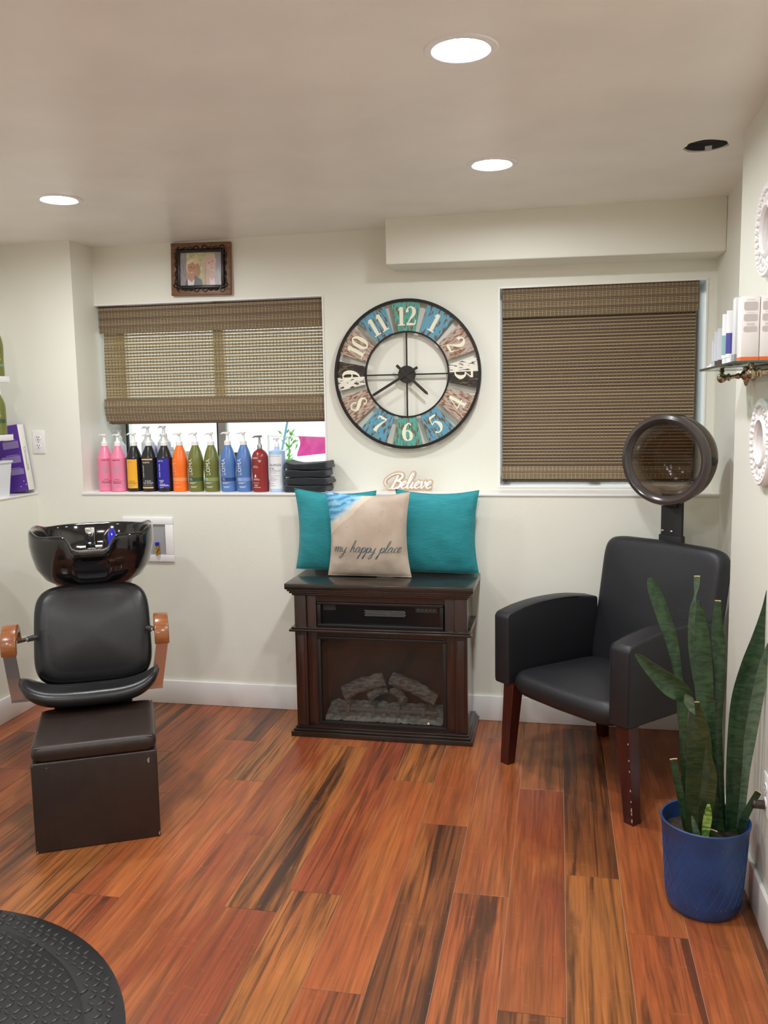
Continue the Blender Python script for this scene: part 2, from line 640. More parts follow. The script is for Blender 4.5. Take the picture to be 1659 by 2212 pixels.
# dark can left in the open hole
t = thing('ceiling_opening', 'open dark round hole in the ceiling above the hood dryer', 'hole', (HOLE[0], HOLE[1], czz(HOLE[0])))
W = MB()
W.lathe([(0.071, 0.004), (0.071, 0.09), (0.03, 0.10), (0.0, 0.10)], 32, cap=False)
W.done('housing', mat('grey_can_metal', (0.10, 0.11, 0.11), 0.45, 0.6), t)
W = MB()
W.lathe([(0.055, 0.030), (0.069, 0.030), (0.069, 0.034), (0.055, 0.034), (0.055, 0.030)], 32, cap=False)
W.done('ring', M_steel, t)

lamp_where = ['round recessed ceiling light nearest the camera, lit', 'round recessed ceiling light above the bulkhead over the clock, lit', 'round recessed ceiling light at the left above the shampoo chair, lit',
              'lit recessed ceiling light over the rubber mat, outside the view', 'lit recessed ceiling light just behind the camera on the right', 'lit recessed ceiling light in the middle of the room behind the camera',
              'lit recessed ceiling light far behind the camera on the right', 'lit recessed ceiling light far behind the camera on the left']
for (x, y, r), lb in zip(LAMPS, lamp_where):
    t = thing('recessed_light', lb, 'ceiling light', (x, y, czz(x)), 0, 'recessed ceiling lights')
    W = MB()
    W.lathe([(0.066, -0.001), (0.074, -0.006), (0.090, -0.004), (0.093, 0.0), (0.066, 0.0)], 40, cap=False)
    W.done('trim_ring', M_white, t)
    W = MB()
    W.lathe([(0.0, 0.0), (0.045, -0.0005), (0.066, 0.001)], 40, cap=False)
    W.done('diffuser', M_lamp, t)

# ---------------------------------------------------------------- floor of planks
W = MB()
W.box(-3.1, 0.8, -6.6, 0.56, -0.06, -0.002)
floor = struct(W.done('floor', M_sub, smooth=False))
PW = 0.1722
RED, ORA, BRN, YEL = (0.27, 0.061, 0.024), (0.355, 0.093, 0.030), (0.19, 0.062, 0.022), (0.335, 0.118, 0.032)
JOINT = {-4: -0.753, -6: -0.432, -2: -0.235, -1: -0.75, 0: -0.07, 1: -0.36, 2: -0.757, 3: -1.2, -3: -1.102, -5: -0.31, -7: 0.01, -8: -0.855, -9: -0.441, -10: -1.02, -11: -0.62, -12: -1.2, -13: -0.2, -14: -0.9, -15: -0.5, -16: -1.1}
TONE = {(-1, 0): (YEL, .6), (-1, 1): (RED, .28), (-1, 2): (BRN, .9), (0, 0): (BRN, .5), (0, 1): (BRN, .95), (0, 2): (YEL, .75), (1, 1): (ORA, .30), (1, 2): (ORA, .75), (1, 0): (RED, .4),
        (2, 0): (RED, .3), (2, 1): (ORA, .32), (2, 2): (RED, .25), (-2, 1): (ORA, .35), (-2, 2): (ORA, .85), (-2, 0): (YEL, .5), (-3, 0): (ORA, .22), (-3, 1): (BRN, 1.0), (-3, 2): (ORA, .5),
        (-4, 0): (YEL, .85), (-4, 1): (ORA, .22), (-4, 2): (ORA, .8), (-5, 0): (RED, .5), (-5, 1): (RED, .75), (-5, 2): (YEL, .9), (-6, 0): (RED, .2), (-6, 1): (YEL, 1.0), (-6, 2): (RED, .25), (-7, 0): (RED, .3), (-7, 1): (RED, .4),
        (-8, 0): (YEL, .95), (-8, 1): (ORA, .35), (-8, 2): (ORA, .22), (-9, 0): (BRN, .9), (-9, 1): (ORA, .30), (-9, 2): (RED, .9), (-10, 1): (YEL, .95), (-10, 2): (ORA, .3), (-11, 1): (BRN, .9), (-11, 2): (BRN, .8), (3, 1): (BRN, .9), (3, 2): (BRN, .9)}
rnd = random.Random(3)
for k in range(-17, 4):
    x0, x1 = 0.03 + k * PW, 0.03 + (k + 1) * PW
    x0, x1 = max(x0, -2.69), min(x1, 0.705)
    if x1 - x0 < 0.02:
        continue
    j = JOINT.get(k, -0.5)
    while j > 0:
        j -= 1.303
    ys = [0.0, j]
    while ys[-1] > -6.5:
        ys.append(ys[-1] - 1.303)
    if k in (0, -7, 2) and ys[1] > -0.2:
        pass
    for i in range(len(ys) - 1):
        ya, yb = max(ys[i + 1], -6.5), ys[i]
        xr = x1
        if yb - ya < 0.004:
            continue
        P_ = MB()
        gap = 0.0008
        P_.box(gap, xr - x0 - gap, gap, yb - ya - gap, -0.002, 0.0, bev=0.0005, seg=1)
        o = P_.done('plank', M_floor, floor, smooth=False)
        o.location = (x0, ya, 0)
        idx = i if not (k in (0, -7) and ys[1] > -0.1) else i
        if k in (0,):
            idx = i
        tone = TONE.get((k, idx)) or rnd.choice([(RED, .3), (ORA, .3), (YEL, .8), (BRN, .8), (ORA, .6)])
        jit = 1 + (rnd.random() - .5) * 0.16
        o.color = (tone[0][0] * jit, tone[0][1] * jit, tone[0][2] * jit, tone[1])

# ---------------------------------------------------------------- windows
M_alu = mat('white_aluminium_frame', (0.62, 0.63, 0.62), 0.4, 0.3)
M_seal = mat('dark_green_seal', (0.02, 0.04, 0.035), 0.6)
M_pane = glass_mat('window_glass', (0.97, 0.99, 0.98))


def window(name, x0, x1, z0, z1, mull):
    t = struct(bpy.data.objects.new(name, None))
    col.objects.link(t)
    y0, y1 = 0.455, 0.50
    W = MB()
    fw = 0.028
    for a, b, c, d in ((x0, x0 + fw, z0, z1), (x1 - fw, x1, z0, z1), (x0, x1, z0, z0 + fw), (x0, x1, z1 - fw, z1)):
        W.box(a, b, y0, y1, c, d, bev=0.003)
    W.done('window_frame', M_alu, t)
    W = MB()
    W.box(mull - 0.022, mull + 0.022, y0 - 0.008, y1, z0 + fw, z1 - fw, bev=0.003)
    W.done('mullion', M_alu, t)
    W = MB()
    for x in (x0 + fw + 0.004, mull - 0.028):
        W.box(x - 0.005, x + 0.005, y0 + 0.002, y0 + 0.02, z0 + fw, z1 - fw)
    W.done('gasket', M_seal, t)
    for a, b in ((x0 + fw, mull - 0.022), (mull + 0.022, x1 - fw)):
        W = MB()
        W.box(a, b, y0 + 0.018, y0 + 0.022, z0 + fw, z1 - fw)
        W.done('pane', M_pane, t, smooth=False)


window('window_1', -2.434, -1.165, SILL, 2.083, -1.827)
window('window_2', -0.286, 0.668, 1.122, 2.083, 0.19)

# ---------------------------------------------------------------- outdoors
M_conc = mat('pale_sunlit_concrete', (0.78, 0.80, 0.78), 0.8, var=0.08, vscale=2)
M_fence = mat('white_painted_fence', (0.82, 0.86, 0.86), 0.7)
W = MB()
W.box(-9, 7, 0.6, 9, 0.85, 0.95)
struct(W.done('ground', M_conc, smooth=False))
fen = thing('yard_fence', 'white board fence across the yard outside the left window', 'fence', (-1.8, 4.2, 0.95))
for k in range(34):
    W = MB()
    W.box(-3.4 + k * 0.2, -3.4 + k * 0.2 + 0.19, 0, 0.02, 0, 1.3)
    o = W.done('fence_board', M_fence, fen, smooth=False)
M_leafy = mat('grass_green_leaf', (0.16, 0.42, 0.07), 0.6, var=0.3, vscale=30)
b0 = on_y(625, 975, 1.25)
t = thing('garden_shrub', 'leafy green plant outside, seen through the right of the left window', 'plant', (b0.x, 1.25, 0.95))
W = MB()
rr = random.Random(5)
for k in range(70):
    z = rr.uniform(0.02, 0.42)
    a = rr.uniform(0, 2 * PI)
    R = rr.uniform(0.0, 0.09) * (1.1 - z)
    p = Vector((R * math.cos(a), R * math.sin(a), z))
    d = Vector((rr.uniform(-1, 1), rr.uniform(-1, 1), rr.uniform(0.2, 1.2))).normalized() * 0.05
    s_ = d.orthogonal().normalized() * 0.009
    W.add([p, p + d * 0.5 + s_, p + d, p + d * 0.5 - s_], [(0, 1, 2, 3)])
o = W.done('foliage', M_leafy, t, recalc=False); o['kind'] = 'stuff'
W = MB(); W.cyl((0, 0, 0), (0, 0, 0.4), 0.008, 0.003); W.done('stem', M_leafy, t)
pk = on_y(678, 963, 1.05)
W = MB()
W.grid(lambda u, v: (0.20 * u + 0.01 * math.sin(5 * v), 0.012 * math.sin(9 * u + 3 * v), -0.125 * v * (1 - 0.25 * u) - 0.012 * u), 14, 8)
W.grid(lambda u, v: (0.20 * u + 0.01 * math.sin(5 * v), 0.004 + 0.012 * math.sin(9 * u + 3 * v), -0.125 * v * (1 - 0.25 * u) - 0.012 * u), 14, 8)
o = W.done('pink_cloth', mat('hot_pink_cloth', (0.85, 0.08, 0.38), 0.8), recalc=False)
o.location = (pk.x - 0.10, 1.05, pk.z + 0.06)
tag(o, 'pink cloth hanging outside at the right of the left window', 'cloth')
W = MB()
W.tube([(pk.x - 0.3, 1.08, pk.z + 0.062), (pk.x + 0.6, 1.08, pk.z + 0.04)], 0.004)
for xx in (pk.x - 0.3, pk.x + 0.6):
    W.cyl((xx, 1.08, 0.95), (xx, 1.08, pk.z + 0.07), 0.010)
tag(W.done('clothes_line', M_white, None), 'thin white line on two posts carrying the pink cloth outside', 'line')
s0, s1 = on_y(607, 985, 0.80), on_y(622, 905, 0.80)
W = MB()
d = s1 - s0
W.tube([s0 - d * 1.5, s0, s1, s1 + d * 0.6], 0.007, flat=0.5)
W.cyl((s0 - d * 1.5), Vector((s0 - d * 1.5).to_tuple()[:2] + (0.95,)), 0.007)
tag(W.done('garden_pole', mat('light_blue_paint', (0.30, 0.60, 0.85), 0.5)), 'slanting light blue pole outside the left window', 'pole')

# ---------------------------------------------------------------- woven shades
M_reed = bpy.data.materials.new('woven_reed')
M_reed.use_nodes = True
_t = M_reed.node_tree
_a = _t.nodes.new('ShaderNodeVertexColor'); _a.layer_name = 'tone'
_p = _t.nodes['Principled BSDF']
_t.links.new(_a.outputs[0], _p.inputs['Base Color'])
_p.inputs['Roughness'].default_value = 0.7
M_reed_thin = M_reed.copy()          # single layer of thin reeds: daylight glows through it
M_reed_thin.name = 'thin_reed'
_t = M_reed_thin.node_tree
_tl = _t.nodes.new('ShaderNodeBsdfTranslucent')
_mx = _t.nodes.new('ShaderNodeMixShader'); _mx.inputs[0].default_value = 0.55
_va = [n for n in _t.nodes if n.type == 'VERTEX_COLOR'][0]
_t.links.new(_va.outputs[0], _tl.inputs['Color'])
_t.links.new(_t.nodes['Principled BSDF'].outputs[0], _mx.inputs[1]); _t.links.new(_tl.outputs[0], _mx.inputs[2])
_t.links.new(_mx.outputs[0], _t.nodes['Material Output'].inputs[0])
M_liner = mat('brown_liner_cloth', (0.10, 0.065, 0.035), 0.9)
TAN, TAUPE, DKB, WAL, THR = (0.36, 0.265, 0.155, 1), (0.285, 0.205, 0.125, 1), (0.060, 0.036, 0.020, 1), (0.115, 0.075, 0.043, 1), (0.50, 0.41, 0.26, 1)


def weave(name, parent, x0, x1, z0, z1, y, sag=0.0, curl=0.0, seed=0, dark=1.0, lz=0.0, filled=True, alt=False, thread=1.0):
    """reeds lie across, cotton threads run down over and under them"""
    r = random.Random(seed)
    W = MB()
    p = 0.0079
    n = int((z1 - z0) / p)
    nx = 10

    def yy(z, x):
        f = (z - z0) / max(z1 - z0, 1e-6)
        return y - sag * math.sin(PI * f) - curl * (1 - f) ** 2 + 0.0012 * math.sin(3.1 * x + seed)

    def sc_(c, k):
        return (c[0] * k, c[1] * k, c[2] * k, 1)
    for i in range(n):
        z = z0 + i * p + 0.0005
        thick = i % 5 in (0,)
        h = 0.0067 if thick else (0.0052 if filled else 0.0060)
        c = sc_(TAUPE if i % 5 in (0, 4) else TAN, dark * r.uniform(0.82, 1.12))
        if alt:
            h = (0.0066 if i % 2 == 0 else 0.0056) if filled else (0.0072 if i % 2 == 0 else 0.0062)
            c = sc_(TAN, dark * r.uniform(1.0, 1.25)) if i % 2 == 0 else sc_(WAL, dark * r.uniform(0.7, 1.3))
            if not filled:
                c = sc_((0.62, 0.50, 0.30, 1), r.uniform(0.8, 1.15))
        e0, e1 = x0 + r.uniform(0, 0.0025) + lz * math.sin(7 * z), x1 - r.uniform(0, 0.0025) + lz * math.sin(9 * z)
        vs, fs = [], []
        for k in range(nx + 1):
            x = e0 + (e1 - e0) * k / nx
            yb = yy(z, x)
            vs += [(x, yb, z), (x, yb - 0.0016, z + h * 0.5), (x, yb, z + h), (x, yb + 0.0016, z + h * 0.5)]
        for k in range(nx):
            for q in range(4):
                a, b = 4 * k + q, 4 * k + (q + 1) % 4
                fs.append((a, b, b + 4, a + 4))
        W.add(vs, fs, c=c)
        # dark filling cord just behind each gap
        if filled or i % 2 == 0:
            vs, fs = [], []
            for k in range(nx + 1):
                x = e0 + (e1 - e0) * k / nx
                yb = yy(z, x) + 0.0012
                vs += [(x, yb - (0 if filled else 0.003), z + h + (0.0002 if filled else -0.0009)), (x, yb + 0.0004 - (0 if filled else 0.003), z + (p + 0.0004 if filled else h + 0.0004))]
            fs = [(2 * k, 2 * k + 2, 2 * k + 3, 2 * k + 1) for k in range(nx)]
            W.add(vs, fs, c=sc_(DKB, dark))
    m_ = int((x1 - x0 - 0.01) / 0.0186)
    for k in range(m_ + 1):
        x = x0 + 0.006 + k * 0.0186
        i = 0
        while i < n:
            band = 3 if (i // 5) % 1 == 0 else 2
            za, zb = z0 + i * p, z0 + min(i + 4, n) * p - 0.001
            xx = x + 0.0012 * r.uniform(-1, 1)
            vs = []
            for z in (za, (za + zb) / 2, zb):
                yb = yy(z, x) - 0.0022
                vs += [(xx - 0.0011, yb, z), (xx + 0.0011, yb, z)]
            W.add(vs, [(0, 1, 3, 2), (2, 3, 5, 4)], c=sc_(THR, thread * dark * r.uniform(0.85, 1.1)))
            i += 5
    o = W.done(name, M_reed if filled else M_reed_thin, parent, smooth=False, colors=True, recalc=False)
    o['kind'] = 'stuff'
    return o


t = thing('roman_shade', 'woven brown reed shade half lowered in the left window, daylight behind it', 'window shade', (0, 0, 0), 0, 'woven reed window shades')
weave('valance', t, -2.412, -1.176, 1.936, 2.078, 0.228, seed=1, dark=0.85)
W = MB(); W.box(-2.412, -1.176, 0.231, 0.244, 1.945, 2.078); W.done('head_rail', M_liner, t, smooth=False)
weave('shade_body', t, -2.400, -1.178, 1.570, 1.950, 0.252, sag=0.004, seed=2, dark=1.0, lz=0.003, filled=False, alt=True, thread=0.30)
weave('bottom_fold', t, -2.408, -1.172, 1.470, 1.592, 0.236, sag=0.008, curl=-0.012, seed=3, dark=0.95)
weave('rear_fold', t, -2.400, -1.176, 1.458, 1.575, 0.262, seed=9, dark=0.7)
W = MB(); W.box(-2.38, -1.178, 0.244, 0.262, 1.455, 1.470, bev=0.004); W.done('bottom_bar', M_liner, t)

t = thing('roman_shade', 'woven brown reed shade fully lowered over the right window behind the hood dryer', 'window shade', (0, 0, 0), 0, 'woven reed window shades')
weave('valance', t, -0.272, 0.636, 1.944, 2.079, 0.228, seed=4, dark=0.85)
W = MB(); W.box(-0.272, 0.636, 0.231, 0.244, 1.950, 2.079); W.done('head_rail', M_liner, t, smooth=False)
weave('shade_body', t, -0.274, 0.629, 1.215, 1.955, 0.252, sag=0.003, seed=5, dark=0.92, alt=True, thread=0.42)
weave('bottom_fold', t, -0.276, 0.622, 1.158, 1.226, 0.240, sag=0.006, seed=6, dark=0.95)
W = MB(); W.box(-0.268, 0.618, 0.258, 0.262, 1.162, 1.95); W.done('liner', M_liner, t, smooth=False)
W = MB(); W.box(-0.268, 0.618, 0.246, 0.258, 1.148, 1.160, bev=0.003); W.done('bottom_bar', M_liner, t)

# ---------------------------------------------------------------- wall clock
CX, CZ, CY = -0.737, 1.681, 0.178
t = thing('wall_clock', 'large round open wall clock with weathered painted boards and cream numerals', 'clock', (CX, CY, CZ))
M_iron = mat('dark_bronze_iron', (0.016, 0.012, 0.010), 0.42, 0.4)


def ring_y(mb, r0, r1, y0, y1, seg=72):
    pr = [(r0, y0), (r1, y0), (r1, y1), (r0, y1), (r0, y0)]
    M = Matrix.Rotation(PI / 2, 4, 'X')
    mb.lathe([(r, -y) for r, y in pr], seg, M, cap=False)


W = MB(); ring_y(W, 0.353, 0.367, -0.012, 0.012); W.done('outer_ring', M_iron, t)
W = MB(); ring_y(W, 0.204, 0.212, -0.008, 0.008); W.done('inner_ring', M_iron, t)
for a in range(4):
    W = MB()
    M = Matrix.Rotation(a * PI / 2, 4, 'Y')
    W.box(-0.0035, 0.0035, -0.003, 0.004, 0.03, 0.206, M=M)
    W.done('spoke', M_iron, t)
for a in range(4):
    W = MB()
    an = PI / 4 + a * PI / 2
    W.cyl((0.36 * math.sin(an), 0.0, 0.36 * math.cos(an)), (0.36 * math.sin(an), 0.032, 0.36 * math.cos(an)), 0.004)
    W.done('wall_standoff', M_iron, t)
RUST = (0.16, 0.075, 0.03)
M_pl = {'teal': chipped_mat('chipped_teal_paint', (0.10, 0.40, 0.32), (0.08, 0.30, 0.26), (0.16, 0.11, 0.055), .6),
        'blue': chipped_mat('chipped_blue_paint', (0.10, 0.33, 0.48), (0.14, 0.32, 0.40), (0.13, 0.080, 0.045), .6),
        'tan': chipped_mat('chipped_taupe_paint', (0.48, 0.39, 0.34), (0.40, 0.29, 0.22), (0.22, 0.105, 0.045), .75),
        'dark': chipped_mat('charred_board', (0.022, 0.015, 0.010), (0.012, 0.009, 0.007), (0.13, 0.085, 0.045), .6),
        'white': chipped_mat('chipped_white_paint', (0.80, 0.77, 0.68), (0.76, 0.72, 0.62), (0.07, 0.04, 0.025), .45)}


def wedge(r0, r1, a0, a1, y0, y1, n=8):
    mb = MB()
    o_ = [(r1 * math.sin(a0 + (a1 - a0) * k / n), r1 * math.cos(a0 + (a1 - a0) * k / n)) for k in range(n + 1)]
    i_ = [(r0 * math.sin(a1 - (a1 - a0) * k / n), r0 * math.cos(a1 - (a1 - a0) * k / n)) for k in range(n + 1)]
    mb.prism(o_ + i_, y0, y1, 'y')
    return mb


T, K = 0.05, 0.17
GL = {
    '1': [[(0, 0, K), (0, .5, K), (0, .99, K)], [(-.17, .80, .03), (-.08, .93, .06), (0, .98, .08)], [(-.20, .02, T), (.20, .02, T)]],
    '2': [[(-.19, .70, .12), (-.19, .78, .13), (-.14, .93, T), (.04, .985, .06), (.19, .82, .17), (.16, .58, .15), (-.04, .30, .06), (-.22, .04, .03)], [(-.23, .05, .09), (.02, .05, .11), (.22, .06, .06), (.27, .26, .03)]],
    '3': [[(-.24, .94, .10), (.24, .94, .10)], [(.23, .93, T), (.08, .72, .04), (-.04, .58, .03)], [(-.06, .57, .04), (.12, .55, .09), (.22, .32, .18), (.12, .08, .10), (-.06, .01, T), (-.24, .14, .10)]],
    '4': [[(.10, .03, .15), (.10, .5, .15), (.10, 1., .15)], [(.06, .99, .03), (-.28, .30, .03)], [(-.29, .30, T), (.28, .30, T)], [(-.06, .02, T), (.26, .02, T)]],
    '5': [[(-.16, .93, .12), (.22, .96, .08)], [(-.17, .95, .04), (-.19, .55, .04)], [(-.19, .55, .03), (.04, .63, .07), (.21, .36, .18), (.12, .08, .10), (-.06, .01, T), (-.24, .12, .09)]],
    '6': [[(.20, .88, .06), (.06, .985, T), (-.12, .80, .12), (-.20, .45, .19), (-.15, .14, .14), (.02, .01, T)], [(.04, .02, T), (.19, .12, .12), (.21, .32, .17), (.14, .50, .10), (-.02, .57, T), (-.14, .46, .03)]],
    '7': [[(-.24, .76, .03), (-.22, .93, .07), (0, .92, .12), (.24, .96, .05)], [(.23, .95, .03), (.06, .62, .08), (-.06, .30, .15), (-.08, .06, .20)]],
    '8': [[(.16, .76, T), (.10, .96, T), (-.08, .97, T), (-.19, .78, .10), (-.08, .60, .17), (.10, .40, .17), (.21, .20, .09), (.08, .02, T), (-.10, .02, T), (-.22, .20, T), (-.14, .42, T)]],
    '0': [[(0, 1., T), (-.17, .82, .13), (-.20, .5, .18), (-.17, .18, .13), (0, 0, T)], [(0, 1., T), (.17, .82, .13), (.20, .5, .18), (.17, .18, .13), (0, 0, T)]]}
GL['9'] = [[(-x, 1 - y, w) for x, y, w in st] for st in GL['6']]
kinds = {12: 'teal', 6: 'teal', 1: 'blue', 11: 'blue', 5: 'blue', 7: 'blue', 2: 'tan', 4: 'tan', 8: 'tan', 10: 'tan'}
for h in range(1, 13):
    a = h * PI / 6
    hw = math.radians(12.0)
    if h in (3, 9):
        b1 = wedge(0.211, 0.354, -hw, -hw * 0.12, -0.004, 0.003).done('hour_board', M_pl['white'], t, smooth=False)
        b1['label'] = 'chipped white half board'
        b1.rotation_euler = (0, a, 0)
        pb = wedge(0.211, 0.354, -hw * 0.12, hw, -0.004, 0.003).done('hour_board', M_pl['dark'], t, smooth=False)
        pb['label'] = 'charred dark half board'
    else:
        pb = wedge(0.211, 0.354, -hw, hw, -0.004, 0.003).done('hour_board', M_pl[kinds[h]], t, smooth=False)
    pb.rotation_euler = (0, a, 0)
    W = MB()
    s_ = 0.088
    txt = str(h)
    R = Matrix.Rotation(0 if h in (9, 10, 11, 12, 1, 2, 3) else PI, 4, 'Y')
    cp = Vector((0, 0, 0.283))
    ns = 0
    for q, ch in enumerate(txt):
        dx = (q - (len(txt) - 1) / 2) * 0.046
        for st in GL[ch]:
            ns += 1
            vs, fs = ribbon([(x, y, w * 1.12 + 0.012) for x, y, w in st], 6)
            vs3 = [cp + R @ Vector((x * s_ + dx, -0.0050 - 0.0001 * ns, (y - 0.5) * s_)) for x, y in vs]
            W.add(vs3, fs)
    W.done('numeral', M_cream, pb, smooth=False, recalc=False)
W = MB()
Mx = Matrix.Rotation(PI / 2, 4, 'X')
W.lathe([(0.0, 0.016), (0.040, 0.016), (0.043, 0.012), (0.043, -0.010), (0.0, -0.010)], 40, Mx, cap=False)
W.done('movement_cover', M_black, t)


def hand(name, ang, L_, tail, w, y, mt_):
    mb = MB()
    mb.prism([(-w / 2, -tail), (w / 2, -tail), (w / 2, L_ - w), (0, L_), (-w / 2, L_ - w)], y - 0.0015, y + 0.0015, 'y', M=Matrix.Rotation(ang, 4, 'Y'))
    mb.done(name, mt_, t)


hand('minute_hand', math.radians(239.5), 0.205, 0.066, 0.013, -0.022, M_black)
hand('hour_hand', math.radians(133), 0.150, 0.066, 0.014, -0.019, mat('polished_black', (0.01, 0.01, 0.01), 0.05, coat=1))

# ---------------------------------------------------------------- framed photograph
fc = Vector(((-1.973 - 1.632) / 2, YN - 0.012, 2.241))
t = thing('picture_frame', 'wooden picture frame with dark scrolled inner border holding a portrait of two people', 'picture', fc)
t.rotation_euler = (math.radians(-1.5), math.radians(1.2), 0)
M_frw = mat('warm_brown_wood_frame', (0.22, 0.095, 0.040), 0.45, c2=(0.13, 0.06, 0.03), vscale=10, stretch=(2, 4, 10))
M_scroll = mat('blackened_bronze', (0.018, 0.013, 0.012), 0.35, 0.3)
fw2, fh2 = 0.162, 0.132
W = MB()
for x0, x1, z0, z1 in ((-fw2, fw2, fh2 - 0.03, fh2), (-fw2, fw2, -fh2, -fh2 + 0.03), (-fw2, -fw2 + 0.03, -fh2 + 0.03, fh2 - 0.03), (fw2 - 0.03, fw2, -fh2 + 0.03, fh2 - 0.03)):
    W.box(x0, x1, -0.012, 0.008, z0, z1, bev=0.002)
W.done('outer_frame', M_frw, t)
W = MB()
iw, ih = 0.128, 0.098
for x0, x1, z0, z1 in ((-iw, iw, ih - 0.016, ih), (-iw, iw, -ih, -ih + 0.016), (-iw, -iw + 0.016, -ih + 0.016, ih - 0.016), (iw - 0.016, iw, -ih + 0.016, ih - 0.016)):
    W.box(x0, x1, -0.016, 0.004, z0, z1, bev=0.003)
W.done('inner_frame', M_scroll, t)
W = MB()


def curl_(cx_, cz_, r, a0, a1, w=0.0035):
    W.tube([(cx_ + r * (1 - 0.45 * k / 12) * math.cos(a0 + (a1 - a0) * k / 12), -0.015, cz_ + r * (1 - 0.45 * k / 12) * math.sin(a0 + (a1 - a0) * k / 12)) for k in range(13)], w, 6)


for sz in (1, -1):
    for sx in (1, -1):
        curl_(sx * 0.020, sz * (ih + 0.002), 0.018, 0 if sx > 0 else PI, (PI if sx > 0 else 0) + 0, 0.0035) if sz > 0 else curl_(sx * 0.020, sz * (ih + 0.002), 0.018, 0 if sx > 0 else -PI, (-PI if sx > 0 else 0), 0.0035)
        curl_(sx * (iw - 0.012), sz * (ih + 0.006), 0.014, 0, sx * sz * 4.5)
        curl_(sx * (iw + 0.006), sz * (ih - 0.014), 0.013, PI / 2, PI / 2 + sx * sz * 4.5)
        W.tube([(sx * (0.042 + 0.055 * k / 8), -0.014, sz * (ih + 0.003 + 0.007 * abs(math.sin(k / 8 * 2 * PI)))) for k in range(9)], 0.0035, 6)
        W.tube([(sx * (iw + 0.003 + 0.008 * abs(math.sin(k / 8 * 2 * PI))), -0.014, sz * (0.008 + 0.07 * k / 8)) for k in range(9)], 0.0035, 6)
W.done('scrollwork', M_scroll, t)
# the print itself: flat colour areas on one sheet
pw, ph = 0.113, 0.083
ptone = {}


def pm(c):
    if c not in ptone:
        ptone[c] = mat('print_ink', c, 0.3)
    return ptone[c]


def disc2(cx_, cz_, rx_, rz_, rot=0, n=22, a0=0, a1=2 * PI):
    cr, sr = math.cos(rot), math.sin(rot)
    out = []
    for k in range(n):
        a = a0 + (a1 - a0) * k / n
        x, z = rx_ * math.cos(a), rz_ * math.sin(a)
        out.append((cx_ + x * cr - z * sr, cz_ + x * sr + z * cr))
    return out


def rect2(x0, x1, z0, z1):
    return [(x0, z0), (x1, z0), (x1, z1), (x0, z1)]


sheet = MB()
sheet.box(-pw, pw, -0.0095, -0.006, -ph, ph)
M_foliage = mat('print_foliage', (0.42, 0.40, 0.18), 0.3, c2=(0.62, 0.58, 0.36), vscale=60)
pr = sheet.done('photo_print', M_foliage, t, smooth=False)
M_post = mat('print_grey_wood', (0.24, 0.21, 0.21), 0.3, c2=(0.36, 0.33, 0.36), vscale=12, stretch=(14, 1, 2))
SK1, SK2, HR1, HR2 = (0.50, 0.25, 0.16), (0.62, 0.40, 0.34), (0.62, 0.50, 0.28), (0.48, 0.36, 0.24)
LAY = [(rect2(-pw, -pw + 0.036, -ph, ph), M_post), (rect2(pw - 0.034, pw, -ph, ph), M_post),
       ([(-0.085, -ph), (0.012, -ph), (0.006, -0.055), (-0.020, -0.038), (-0.03, -0.028), (-0.072, -0.040), (-0.082, -0.06)], pm((0.13, 0.14, 0.15))),
       ([(-0.070, -ph), (-0.038, -ph), (-0.034, -0.05), (-0.045, -0.058), (-0.062, -0.055), (-0.072, -0.045)], pm((0.72, 0.68, 0.72))),
       ([(-0.075, -0.045), (-0.048, -0.066), (-0.034, -0.045), (-0.036, -0.01), (-0.072, -0.01)], pm(SK1)),
       (disc2(-0.042, 0.012, 0.037, 0.044, 0.1), pm((0.66, 0.55, 0.34))), (disc2(-0.020, -0.004, 0.018, 0.036, 0.12), pm((0.42, 0.22, 0.10))),
       (disc2(-0.047, 0.002, 0.024, 0.036, 0.22), pm(SK1)), (disc2(-0.058, 0.037, 0.022, 0.008, 0.5), pm((0.70, 0.62, 0.44))), (disc2(-0.031, 0.034, 0.014, 0.007, -0.9), pm((0.66, 0.56, 0.36))),
       (rect2(0.012, 0.066, -ph, 0.05), pm(HR2)), (disc2(0.048, 0.034, 0.036, 0.040, -0.3), pm((0.60, 0.47, 0.36))),
       (disc2(0.054, 0.024, 0.027, 0.036, 0.35), pm(SK2)), ([(0.045, -0.02), (0.072, -0.012), (0.078, -0.06), (0.056, -0.06)], pm((0.54, 0.31, 0.26))),
       ([(0.048, -ph), (0.080, -ph), (0.076, -0.045), (0.062, -0.058), (0.050, -0.045)], pm((0.66, 0.52, 0.56))),
       ([(0.014, -ph), (0.046, -ph), (0.040, -0.02), (0.026, 0.03), (0.016, 0.03)], pm((0.50, 0.38, 0.25))), ([(0.022, -ph), (0.028, -ph), (0.030, 0.0), (0.024, 0.0)], pm((0.36, 0.25, 0.15))),
       (disc2(-0.054, 0.010, 0.0052, 0.0022, 0.1), pm((0.05, 0.035, 0.03))), (disc2(-0.036, 0.006, 0.005, 0.0022, 0.1), pm((0.05, 0.035, 0.03))),
       (disc2(-0.049, -0.017, 0.010, 0.0034, 0.2), pm((0.62, 0.42, 0.38))), (disc2(-0.048, -0.003, 0.0035, 0.0045, 0.2), pm((0.42, 0.19, 0.12))),
       (disc2(0.046, 0.029, 0.0052, 0.0022, 0.35), pm((0.12, 0.09, 0.09))), (disc2(0.064, 0.036, 0.005, 0.0022, 0.35), pm((0.12, 0.09, 0.09))),
       (disc2(0.062, 0.004, 0.009, 0.0026, 0.4), pm((0.55, 0.20, 0.20))), (disc2(0.058, 0.017, 0.0035, 0.0045, 0.35), pm((0.56, 0.32, 0.27)))]
W = MB()
mts = []
